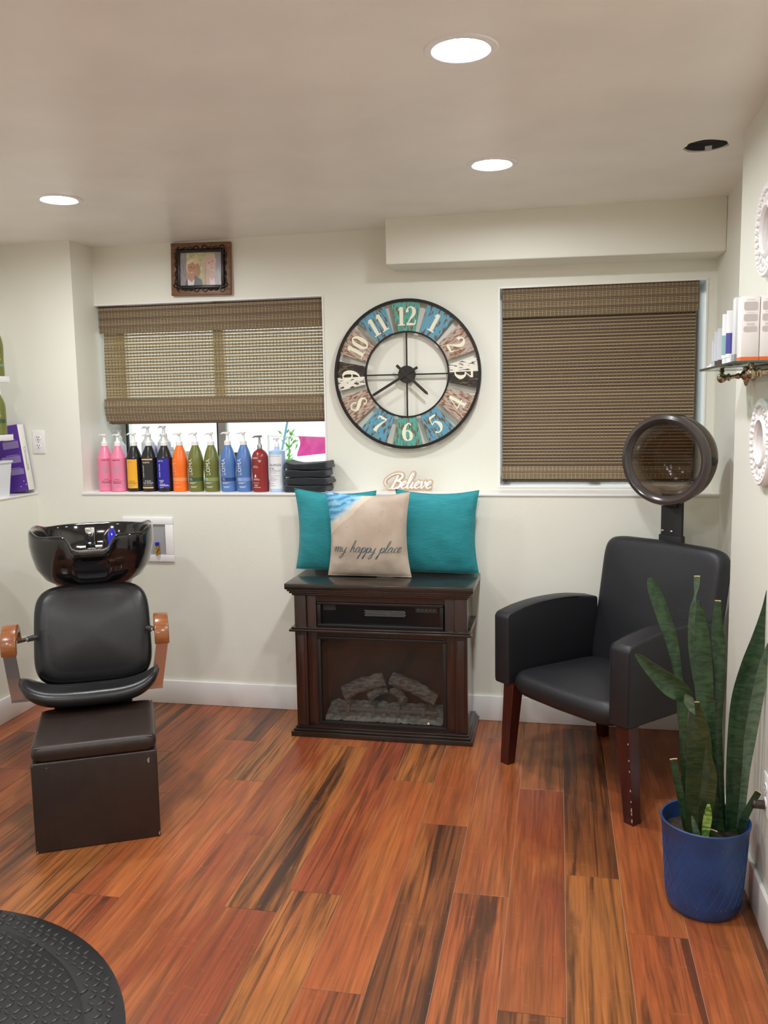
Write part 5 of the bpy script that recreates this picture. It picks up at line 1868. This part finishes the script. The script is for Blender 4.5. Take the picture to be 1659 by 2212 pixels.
leg(-0.343, 0.028, -0.318, 0.040, 0.360, 0.044, 0.060)
l2 = leg(0.330, 0.028, 0.288, 0.040, 0.360, 0.044, 0.060)
leg(-0.315, 0.590, -0.290, 0.530, 0.380, 0.040, 0.054)
leg(0.270, 0.590, 0.250, 0.530, 0.380, 0.040, 0.054)
W = MB()
for z, s_ in ((0.02, 0.006), (0.045, 0.004), (0.06, 0.007), (0.09, 0.003), (0.13, 0.004), (0.20, 0.003), (0.24, 0.003), (0.30, 0.003)):
    f_ = z / 0.36
    x = 0.330 + (0.288 - 0.330) * f_ + (0.022 + 0.008 * f_) - 0.003
    y = 0.028 + 0.012 * f_ - (0.022 + 0.008 * f_) - 0.0006
    W.add([(x - 0.003, y, z - s_), (x + 0.0025, y, z - s_ * 1.4), (x + 0.002, y, z + s_), (x - 0.002, y, z + s_ * 0.8)], [(0, 1, 2, 3)])
W.done('chip', mat('bare_wood_chip', (0.48, 0.36, 0.24), 0.8), l2, smooth=False, recalc=False)
W = MB()
W.box(-0.095, 0.012, 0.690, 0.706, 0.50, 1.13, bev=0.003)
W.box(-0.100, 0.016, 0.684, 0.712, 0.50, 0.955, bev=0.003)
po = W.done('dryer_post', mat('black_bracket', (0.010, 0.010, 0.011), 0.45), t)
W = MB()
for x in (-0.083, -0.037):
    W.ball((x, 0.688, 0.972), 0.0065, (1, .6, 1), 10, 6)
W.done('screw', M_chrome, po)
# hood: smoky shell opening towards the sitter
rot_w = math.radians(-38)                     # world heading of the mouth, measured from -y
hc = Vector((0.430, -0.350, 1.284))
loc_M = Matrix.Rotation(-t.rotation_euler.z, 4, 'Z') @ Matrix.Translation(-Vector(t.location))
Mh = loc_M @ Matrix.Translation(hc) @ Matrix.Rotation(math.radians(-31), 4, 'Z') @ Matrix.Rotation(math.radians(3), 4, 'X') @ Matrix.Rotation(PI / 2, 4, 'X')
# local +z of the lathe now points out of the mouth
M_smoke = glass_mat('smoky_brown_plastic', (0.33, 0.27, 0.215), 0.55, 0.10, 1.45)
M_rim = mat('dark_smoky_rim', (0.052, 0.042, 0.041), 0.18, coat=0.3)
W = MB()
RH = 0.186
W.lathe([(RH, 0.0), (RH * 1.01, -0.04), (RH * 0.99, -0.09), (RH * 0.90, -0.145), (RH * 0.70, -0.19), (RH * 0.40, -0.215), (0.0, -0.222)], 56, Mh, cap=False)
hood = W.done('hood_shell', M_smoke, t)
W = MB()
W.lathe([(0.150, -0.012), (0.158, 0.002), (0.172, 0.010), (RH, 0.007), (RH + 0.005, -0.003), (RH + 0.004, -0.016), (RH - 0.004, -0.018), (0.170, -0.006), (0.155, -0.014), (0.150, -0.012)], 64, Mh, cap=False)
W.done('hood_rim', M_rim, t)
W = MB()
W.lathe([(0.152, -0.008), (0.150, -0.06), (0.138, -0.11), (0.105, -0.150), (0.055, -0.172), (0.0, -0.178)], 48, Mh, cap=False)
lin = W.done('hood_liner', glass_mat('clear_smoked_liner', (0.80, 0.76, 0.72), 0.22, 0.15, 1.4), t)
W = MB()
for j, (r, z) in enumerate(((0.147, -0.06), (0.140, -0.09), (0.126, -0.118), (0.104, -0.144), (0.076, -0.160), (0.040, -0.172))):
    n = (16, 15, 13, 11, 8, 4)[j]
    for k in range(n):
        a = 2 * PI * (k + 0.5 * (j % 2)) / n
        W.ball(tuple(Mh @ Vector((r * 0.985 * math.cos(a), r * 0.985 * math.sin(a), z + 0.002))), 0.0028, (1, 1, 1), 6, 4)
W.done('vent_nub', mat('nub_plastic', (0.10, 0.085, 0.075), 0.1, coat=1.0), lin)
W = MB()
W.ball(tuple(Mh @ Vector((0.158, -0.012, -0.115))), 0.019, (1, 1, 1), 16, 10)
W.done('hood_hinge', MATS['black_bracket'], t)
W = MB()
W.box(-0.075, -0.008, 0.670, 0.705, 1.075, 1.125, bev=0.008)
W.done('hood_bracket', MATS['black_bracket'], t)

# ---------------------------------------------------------------- snake plant
PC = Vector((0.441, -1.478, 0))
t = thing('snake_plant', 'tall green snake plant in a blue pot by the right wall', 'plant', PC)
W = MB()
W.lathe([(0.085, 0.0), (0.098, 0.004), (0.108, 0.022), (0.112, 0.05), (0.121, 0.19), (0.126, 0.268), (0.1285, 0.272), (0.1295, 0.279), (0.127, 0.282), (0.123, 0.279), (0.116, 0.20)], 64, cap=False)
pot = W.done('pot', M_pot, t)
W = MB()
M_scr = mat('scuffed_pale_blue', (0.20, 0.26, 0.36), 0.6)
rw = random.Random(8)


def potpt(a, z, e=0.0006):
    r = rad_at([(0.085, 0.0), (0.098, 0.004), (0.108, 0.022), (0.112, 0.05), (0.121, 0.19), (0.126, 0.268)], z) + e
    return Vector((r * math.cos(a), r * math.sin(a), z))


# fine raised diamond net on the pot wall
nd = 26
for s_ in (1, -1):
    for k in range(nd):
        pts = [potpt(2 * PI * k / nd + s_ * q * 0.105 + 0.3, 0.045 + 0.185 * q / 8, 0.0002) for q in range(9)]
        W.tube(pts, 0.0007, 4)
net = W.done('diamond_relief', mat('faded_blue_relief', (0.022, 0.072, 0.27), 0.45), pot); net['kind'] = 'stuff'
W = MB()
for k in range(60):
    a = rw.uniform(-2.9, -0.2)
    z = rw.choice([rw.uniform(0.02, 0.05), rw.uniform(0.03, 0.25)])
    l = rw.uniform(0.001, 0.006)
    da = rw.uniform(-0.03, 0.03)
    W.add([potpt(a, z, .0009), potpt(a + 0.006, z, .0009), potpt(a + da + 0.006, z + l, .0009), potpt(a + da, z + l, .0009)], [(0, 1, 2, 3)])
W.done('scuff', M_scr, pot, smooth=False, recalc=False)
W = MB()
W.grid(lambda u, v: (0.118 * v * math.cos(2 * PI * u), 0.118 * v * math.sin(2 * PI * u), 0.232 + 0.008 * noise.noise(Vector((v * 4 * math.cos(2 * PI * u), v * 4 * math.sin(2 * PI * u), 0)))), 40, 12, cu=True)
o = W.done('soil', M_soil, t, recalc=False); o['kind'] = 'stuff'


def leaf_mat(name, a, b_, lo, hi):
    mt, tt, p = nt(name)
    N, L = tt.nodes, tt.links
    tc = N.new('ShaderNodeTexCoord')
    mp = N.new('ShaderNodeMapping'); mp.inputs['Scale'].default_value = (16, 16, 42)
    oi = N.new('ShaderNodeObjectInfo')
    ad = N.new('ShaderNodeVectorMath'); ad.operation = 'ADD'
    L.new(tc.outputs['Object'], ad.inputs[0]); L.new(oi.outputs['Random'], ad.inputs[1])
    L.new(ad.outputs[0], mp.inputs[0])
    n = N.new('ShaderNodeTexNoise'); n.inputs['Scale'].default_value = 1.0; n.inputs['Detail'].default_value = 5; n.inputs['Distortion'].default_value = 2.2
    L.new(mp.outputs[0], n.inputs['Vector'])
    r = N.new('ShaderNodeMapRange'); r.inputs['From Min'].default_value = lo; r.inputs['From Max'].default_value = hi
    L.new(n.outputs['Fac'], r.inputs['Value'])
    x = N.new('ShaderNodeMix'); x.data_type = 'RGBA'
    L.new(r.outputs[0], x.inputs['Factor'])
    x.inputs['A'].default_value = (*a, 1); x.inputs['B'].default_value = (*b_, 1)
    L.new(x.outputs['Result'], p.inputs['Base Color'])
    p.inputs['Roughness'].default_value = 0.36
    p.inputs['Subsurface Weight'].default_value = 0.0
    return mt


M_leaf = leaf_mat('banded_dark_leaf', (0.012, 0.036, 0.014), (0.032, 0.080, 0.030), .39, .62)
M_leafp = leaf_mat('pale_banded_leaf', (0.050, 0.095, 0.055), (0.105, 0.155, 0.095), .39, .62)
M_leafb = leaf_mat('bronze_leaf', (0.014, 0.034, 0.010), (0.045, 0.055, 0.016), .39, .62)
M_leafy2 = leaf_mat('young_leaf', (0.06, 0.15, 0.02), (0.30, 0.42, 0.09), .42, .58)
M_tip = mat('dry_leaf_edge', (0.55, 0.42, 0.24), 0.8)
PXM = 1 / 1871.15 * 2.62


def leaf(pts, y0, y1, mt_, cup=0.25, twist=0.0, tip=None, edge=False):
    """pts: (photo x, photo y, width in photo pixels) up the leaf; the leaf stands in the depth y0 (base) .. y1 (tip)"""
    S = spline(pts, 7)
    n = len(S) - 1
    W = MB()
    rows = []
    nx = 6
    for i, (px, py, w) in enumerate(S):
        f_ = i / n
        y = y0 + (y1 - y0) * f_
        c_ = on_y(px, py, y) - PC
        a, b_ = S[max(i - 1, 0)], S[min(i + 1, n)]
        d = Vector((b_[0] - a[0], 0, -(b_[1] - a[1]))).normalized()
        nrm = Vector((d.z, 0, -d.x))
        tw = twist * f_
        nrm = Matrix.Rotation(tw, 3, d) @ nrm
        fw = Matrix.Rotation(tw, 3, d) @ Vector((0, 1, 0))
        hw = w * PXM / 2 / max(0.35, math.cos(tw))
        row = []
        for q in range(nx + 1):
            s_ = -1 + 2 * q / nx
            row.append(c_ + nrm * (hw * s_) + fw * (hw * cup * (1 - s_ * s_)))
        row2 = [p + fw * 0.0024 for p in row[::-1]]
        rows.append([tuple(p) for p in row + row2])
    W.rings(rows)
    o = W.done('leaf', mt_, t, angle=50)
    if tip:
        W = MB()
        k = len(rows) - 1
        W.tube([rows[k][q] for q in range(nx + 1)], 0.0018, 6)
        W.done('cut_edge', M_tip, o)
    return o


yb = -1.478
leaf([(1489, 1800, 20), (1487, 1771, 22), (1478, 1629, 17), (1472, 1515, 16), (1464, 1452, 17), (1452, 1389, 25), (1431, 1324, 29), (1411, 1270, 24), (1404, 1249, 9)], yb + 0.00, yb + 0.02, M_leaf, twist=0.35)
leaf([(1494, 1800, 20), (1480, 1640, 14), (1474, 1545, 20), (1477, 1505, 38), (1447, 1480, 44), (1412, 1450, 30), (1385, 1424, 16), (1373, 1414, 4)], yb - 0.03, yb - 0.07, M_leaf, cup=0.35)
leaf([(1480, 1500, 3), (1487, 1512, 20), (1492, 1526, 16), (1501, 1543, 2)], yb - 0.066, yb - 0.064, M_leafp)
leaf([(1553, 1800, 24), (1548, 1770, 26), (1537, 1657, 22), (1528, 1572, 30), (1521, 1486, 38), (1518, 1420, 36), (1515, 1360, 28), (1511, 1315, 14), (1510, 1297, 3)], yb - 0.02, yb - 0.01, M_leaf, cup=0.3)
leaf([(1548, 1800, 18), (1540, 1690, 16), (1524, 1560, 16), (1505, 1450, 20), (1497, 1385, 20), (1498, 1320, 15), (1502, 1288, 4), (1505, 1265, 11), (1506, 1245, 12)], yb + 0.02, yb + 0.03, M_leafp, twist=0.2, tip=True)
leaf([(1560, 1800, 16), (1556, 1690, 16), (1552, 1572, 15), (1556, 1458, 22), (1552, 1390, 28), (1549, 1340, 20), (1551, 1298, 12)], yb + 0.03, yb + 0.05, M_leaf, tip=True)
leaf([(1585, 1810, 30), (1587, 1714, 36), (1591, 1614, 38), (1602, 1515, 42), (1622, 1440, 40), (1640, 1380, 30), (1652, 1320, 14), (1658, 1275, 4)], yb + 0.01, yb + 0.02, M_leaf, cup=0.35)
leaf([(1598, 1800, 14), (1611, 1671, 16), (1622, 1586, 24), (1638, 1500, 24), (1652, 1440, 22), (1664, 1390, 10)], yb - 0.01, yb - 0.03, M_leafp)
leaf([(1500, 1815, 26), (1501, 1771, 36), (1508, 1714, 52), (1511, 1643, 52), (1509, 1585, 46), (1505, 1545, 28), (1503, 1517, 13)], yb - 0.05, yb - 0.04, M_leafb, cup=0.3, tip=True)
leaf([(1520, 1800, 22), (1526, 1740, 30), (1533, 1680, 30), (1530, 1640, 18), (1527, 1608, 3)], yb - 0.065, yb - 0.075, M_leafb, cup=0.3)
leaf([(1484, 1790, 16), (1476, 1743, 17), (1464, 1690, 16), (1455, 1640, 15)], yb - 0.01, yb - 0.02, M_leaf, tip=True)
leaf([(1598, 1800, 15), (1608, 1768, 16), (1624, 1736, 14), (1639, 1711, 13)], yb - 0.02, yb - 0.06, M_leaf, tip=True)
leaf([(1522, 1825, 13), (1524, 1800, 15), (1529, 1765, 17), (1531, 1738, 6)], yb - 0.085, yb - 0.08, M_leafy2, cup=0.2)
leaf([(1508, 1822, 14), (1504, 1798, 13), (1498, 1775, 8), (1495, 1763, 2)], yb - 0.09, yb - 0.085, M_leafp)
leaf([(1540, 1825, 17), (1540, 1800, 17), (1541, 1794, 17)], yb - 0.08, yb - 0.08, M_leafb, tip=True)

# ---------------------------------------------------------------- round carved mirrors on the right wall
M_plas = mat('carved_white_plaster', (0.80, 0.77, 0.76), 0.45)
M_mir = mat('mirror_silver', (0.85, 0.85, 0.85), 0.03, 1.0)
for y, z, r, lb in ((-1.385, 2.005, 0.132, 'round carved white mirror high on the right wall above the glass shelf'), (-1.400, 1.402, 0.127, 'round carved white mirror on the right wall below the glass shelf')):
    t = thing('carved_mirror', lb, 'mirror', (0.595, y, z), 0, 'round carved mirrors')
    Mx = Matrix.Rotation(-PI / 2, 4, 'Y')
    k = r / 0.13
    W = MB()
    W.lathe([(0.062 * k, 0.004), (0.060 * k, 0.018), (0.066 * k, 0.026), (0.074 * k, 0.024), (0.080 * k, 0.018), (0.108 * k, 0.018), (0.116 * k, 0.024), (0.126 * k, 0.024), (0.130 * k, 0.020), (0.130 * k, 0.0)], 64, Mx, cap=False)
    fr_ = W.done('carved_frame', M_plas, t)
    W = MB()
    for q in range(34):
        a = 2 * PI * q / 34
        W.ball(tuple(Mx @ Vector((0.112 * k * math.cos(a), 0.112 * k * math.sin(a), 0.021))), 0.0072, (1, 1, 1), 8, 6)
    for q in range(20):
        a = 2 * PI * q / 20
        M_ = Mx @ Matrix.Rotation(a, 4, 'Z') @ Matrix.Translation((0.092 * k, 0, 0.019))
        W.ball((0, 0, 0), 0.010, (1.15, 0.42, 0.5), 8, 6, M=M_)
    W.done('carving', M_plas, fr_)
    W = MB(); W.lathe([(0.0, 0.006), (0.063 * k, 0.006)], 48, Mx, cap=False); W.done('mirror_glass', M_mir, t)

# ---------------------------------------------------------------- glass shelf with its goods
SX0, SY0, SY1, SZ = 0.455, -1.065, -1.640, 1.620
t = thing('glass_shelf', 'glass shelf on antique brass brackets on the right wall', 'shelf', (0.595, -1.35, SZ))
W = MB(); W.box(SX0 - 0.595, -0.002, SY1 + 1.35, SY0 + 1.35, 0.0, 0.008, bev=0.0015)
W.done('glass_pane', glass_mat('green_edge_glass', (0.55, 0.72, 0.66), 1.0, 0.02, 1.5), t)
W = MB()
for a, b_ in (((SX0, SY0), (SX0, SY1)), ((SX0, SY1), (0.593, SY1)), ((SX0, SY0), (0.593, SY0))):
    W.cyl((a[0] - 0.595, a[1] + 1.35, 0.004), (b_[0] - 0.595, b_[1] + 1.35, 0.004), 0.0036, seg=8)
W.done('polished_edge', mat('dark_green_glass_edge', (0.03, 0.075, 0.06), 0.08, coat=0.5), t)


def turned(p0, p1, prof, mb):
    p0, p1 = Vector(p0), Vector(p1)
    d = p1 - p0
    M = Matrix.Translation(p0) @ d.to_track_quat('Z', 'Y').to_matrix().to_4x4()
    mb.lathe([(r, f_ * d.length) for f_, r in prof], 20, M)


for y in (-1.195, -1.62):
    W = MB()
    a, b_ = Vector((0.500 - 0.595, y + 1.35, -0.026)), Vector((0.572 - 0.595, y + 1.35, -0.018))
    W.ball(tuple(a), 0.0150); W.ball(tuple(b_), 0.0175)
    turned(a, b_, [(0, .008), (.22, .009), (.26, .012), (.32, .012), (.36, .007), (.55, .006), (.62, .0085), (.70, .0095), (.76, .0065), (.82, .009), (1, .010)], W)
    W.lathe([(0.006, 0.010), (0.005, 0.016), (0.008, 0.019), (0.006, 0.026)], 16, Matrix.Translation(a))
    W.lathe([(0.008, 0.012), (0.010, 0.017), (0.010, 0.0185)], 16, Matrix.Translation(b_))
    turned(b_, (-0.001, y + 1.35, -0.018), [(0, .010), (.7, .010), (.72, .018), (1, .018)], W)
    turned(b_, b_ + Vector((0, 0, -0.034)), [(0, .010), (.55, .008), (.9, .0045), (1, .002)], W)
    W.done('bracket', M_brass, t)
W = MB()
turned((0.572 - 0.595, -1.195 + 1.35, -0.018), (0.572 - 0.595, -1.62 + 1.35, -0.018), [(0, .010), (.045, .010), (.05, .013), (.06, .013), (.065, .008), (.09, .0095), (.10, .0075), (.9, .0075), (.95, .012), (1, .010)], W)
W.done('wall_rail', M_brass, t)

M_card = mat('white_carton', (0.80, 0.76, 0.75), 0.5)
M_orgs = mat('orange_strip', (0.85, 0.13, 0.015), 0.5)
M_gp = mat('pale_grey_print', (0.52, 0.48, 0.47), 0.6)
ZS = SZ + 0.0085
for x0, lb in ((0.474, 'white carton with an orange base strip, the left one on the glass shelf'), (0.5205, 'white carton with an orange base strip, the right one on the glass shelf')):
    t = thing('product_carton', lb, 'box', (x0, -1.612, ZS), 0, 'white cartons on the glass shelf')
    W = MB(); W.box(0, 0.0445, 0, 0.055, 0, 0.168, bev=0.001); W.done('carton', M_card, t)
    W = MB(); W.box(-0.0004, 0.0449, -0.0004, 0.0554, 0.0, 0.0095); W.done('orange_band', M_orgs, t, smooth=False)
    W = MB()
    for z0, z1 in ((0.131, 0.153), (0.103, 0.121), (0.075, 0.089)):
        o8 = [(0.005 + x, z0 + z) for x, z in ((0.003, 0), (0.031, 0), (0.034, 0.003), (0.034, z1 - z0 - .003), (0.031, z1 - z0), (0.003, z1 - z0), (0, z1 - z0 - .003), (0, 0.003))]
        W.add([(x, -0.0006, z) for x, z in o8], [tuple(range(8))])
    for z in (0.125, 0.0945, 0.0965, 0.092, 0.158):
        W.add([(0.012, -0.0006, z), (0.032, -0.0006, z), (0.032, -0.0006, z + 0.001), (0.012, -0.0006, z + 0.001)], [(0, 1, 2, 3)])
    W.done('printed_panel', M_gp, t, smooth=False, recalc=False)


def tube_bottle(name, label, x, y, h, w, body, cap, band=None, grp='tubes and bottles behind the cartons'):
    t = thing(name, label, 'tube', (x, y, ZS), 0, grp)
    W = MB()
    W.lathe([(w * 0.40, 0), (w * 0.42, 0.003), (w * 0.42, 0.018), (0, 0.018)], 20, cap=True)
    W.done('cap', cap, t)
    W = MB()
    rg = []
    for k in range(9):
        f_ = k / 8
        rg.append([(w / 2 * math.cos(a), (w / 2 * 0.75 * (1 - f_) + 0.0015) * math.sin(a), 0.018 + (h - 0.018) * f_) for a in [2 * PI * q / 20 for q in range(20)]])
    W.rings(rg)
    b_ = W.done('tube_body', body, t)
    if band:
        W = MB()
        rg = []
        for f_ in (0.08, 0.3, 0.52):
            rg.append([((w / 2 + 0.0005) * math.cos(a), (w / 2 * 0.75 * (1 - f_) + 0.002) * math.sin(a), 0.018 + (h - 0.018) * f_) for a in [2 * PI * q / 20 for q in range(20)]])
        W.rings(rg, cap=False)
        W.done('printed_band', band, b_)


M_w2 = mat('white_tube_plastic', (0.80, 0.80, 0.82), 0.3)
M_g2 = mat('silver_grey_tube', (0.50, 0.52, 0.56), 0.3)
M_nv = mat('navy_violet_print', (0.06, 0.05, 0.28), 0.4)
M_tl = mat('pale_teal_print', (0.24, 0.42, 0.42), 0.4)
t = thing('product_carton', 'slim tall white box behind the cartons on the glass shelf', 'box', (0.487, -1.50, ZS), 0, 'white cartons on the glass shelf')
W = MB(); W.box(-0.012, 0.020, -0.02, 0.02, 0, 0.176, bev=0.001); W.done('carton', mat('pale_grey_carton', (0.62, 0.63, 0.63), 0.5), t)
W = MB(); W.box(-0.0005, 0.0205, -0.0205, 0.0205, 0.04, 0.13); W.done('teal_panel', M_tl, t, smooth=False)
W = MB(); W.box(-0.0125, 0.0205, -0.0205, 0.0205, 0.002, 0.022); W.done('dark_base_panel', M_ink['dim'], t, smooth=False)
tube_bottle('squeeze_tube', 'white tube with a violet blue band on the glass shelf', 0.482, -1.425, 0.150, 0.026, M_w2, M_white, M_nv)
tube_bottle('squeeze_tube', 'white tube with a pale teal band on the glass shelf', 0.480, -1.365, 0.146, 0.024, M_w2, M_w2, M_tl)
tube_bottle('squeeze_tube', 'silver grey tube with brown cap, nearest the tall tubes on the glass shelf', 0.482, -1.285, 0.112, 0.026, M_g2, mat('brown_cap', (0.08, 0.05, 0.045), 0.4), None)
tube_bottle('squeeze_tube', 'second silver grey tube on the glass shelf, towards the window', 0.484, -1.215, 0.108, 0.024, M_g2, MATS['brown_cap'], None)
tube_bottle('squeeze_tube', 'smallest grey tube at the window end of the row on the glass shelf', 0.486, -1.150, 0.085, 0.022, M_g2, M_g2, None)
W = MB()
W.lathe([(0.0, 0), (0.012, 0), (0.013, 0.004), (0.011, 0.007), (0.004, 0.008), (0.003, 0.013), (0.0, 0.014)], 20, cap=False)
o = W.done('glass_stopper', mat('clear_crystal', (0.75, 0.77, 0.77), 0.05)); o.location = (0.482, -1.095, ZS)
tag(o, 'tiny clear stopper lying at the window end of the glass shelf', 'stopper')

# ---------------------------------------------------------------- rubber mat
MC, MR = (-1.706, -2.614), 0.742
t = thing('anti_fatigue_mat', 'round black rubber mat with diamond plate relief on the wooden floor', 'mat', (MC[0], MC[1], 0))
W = MB()
W.lathe([(0.0, 0.014), (MR - 0.110, 0.014), (MR - 0.100, 0.0115), (MR - 0.09, 0.013), (MR - 0.012, 0.006), (MR, 0.002), (MR, 0.0), (0.0, 0.0)], 120, cap=False)
W.done('mat_base', M_rubber, t, angle=20)
W = MB()
rw = random.Random(2)


def mz(r):
    if r < MR - 0.110:
        return 0.014
    return 0.0132 - 0.0072 * max(0, (r - (MR - 0.09)) / 0.078)


P0 = 0.0255
ca, sa = math.cos(0.35), math.sin(0.35)
n = int(MR / P0) + 1
for i in range(-n, n + 1):
    for j in range(-n, n + 1):
        x, y = i * P0 * ca - j * P0 * sa, i * P0 * sa + j * P0 * ca
        r = math.hypot(x, y)
        if r > MR - 0.022 or abs(r - (MR - 0.100)) < 0.010:
            continue
        if x + MC[0] < -2.3 or y + MC[1] < -2.75:
            continue
        a = 0.35 + (PI / 4 if (i + j) % 2 else -PI / 4)
        cx_, sx_ = math.cos(a), math.sin(a)
        L_, w_, h_ = 0.0132, 0.0050, 0.0040
        z = mz(r)
        ring = [(-1, 0), (-.55, .72), (0, 1), (.55, .72), (1, 0), (.55, -.72), (0, -1), (-.55, -.72)]
        vs = [(x + u * L_ * cx_ - v * w_ * sx_, y + u * L_ * sx_ + v * w_ * cx_, z) for u, v in ring]
        for q, hq in ((.86, .62), (.5, 1.0)):
            vs += [(x + u * q * L_ * cx_ - v * q * w_ * sx_, y + u * q * L_ * sx_ + v * q * w_ * cx_, z + h_ * hq) for u, v in ring]
        W.add(vs, [(8 * j + k, 8 * j + (k + 1) % 8, 8 * j + 8 + (k + 1) % 8, 8 * j + 8 + k) for j in range(2) for k in range(8)] + [tuple(range(16, 24))])
o = W.done('diamond_relief', mat('worn_rubber_highlight', (0.032, 0.033, 0.034), 0.24), t, smooth=True, angle=35, recalc=True)  # lighter grey than the base puts highlights into the worn bumps' colour
o['kind'] = 'stuff'
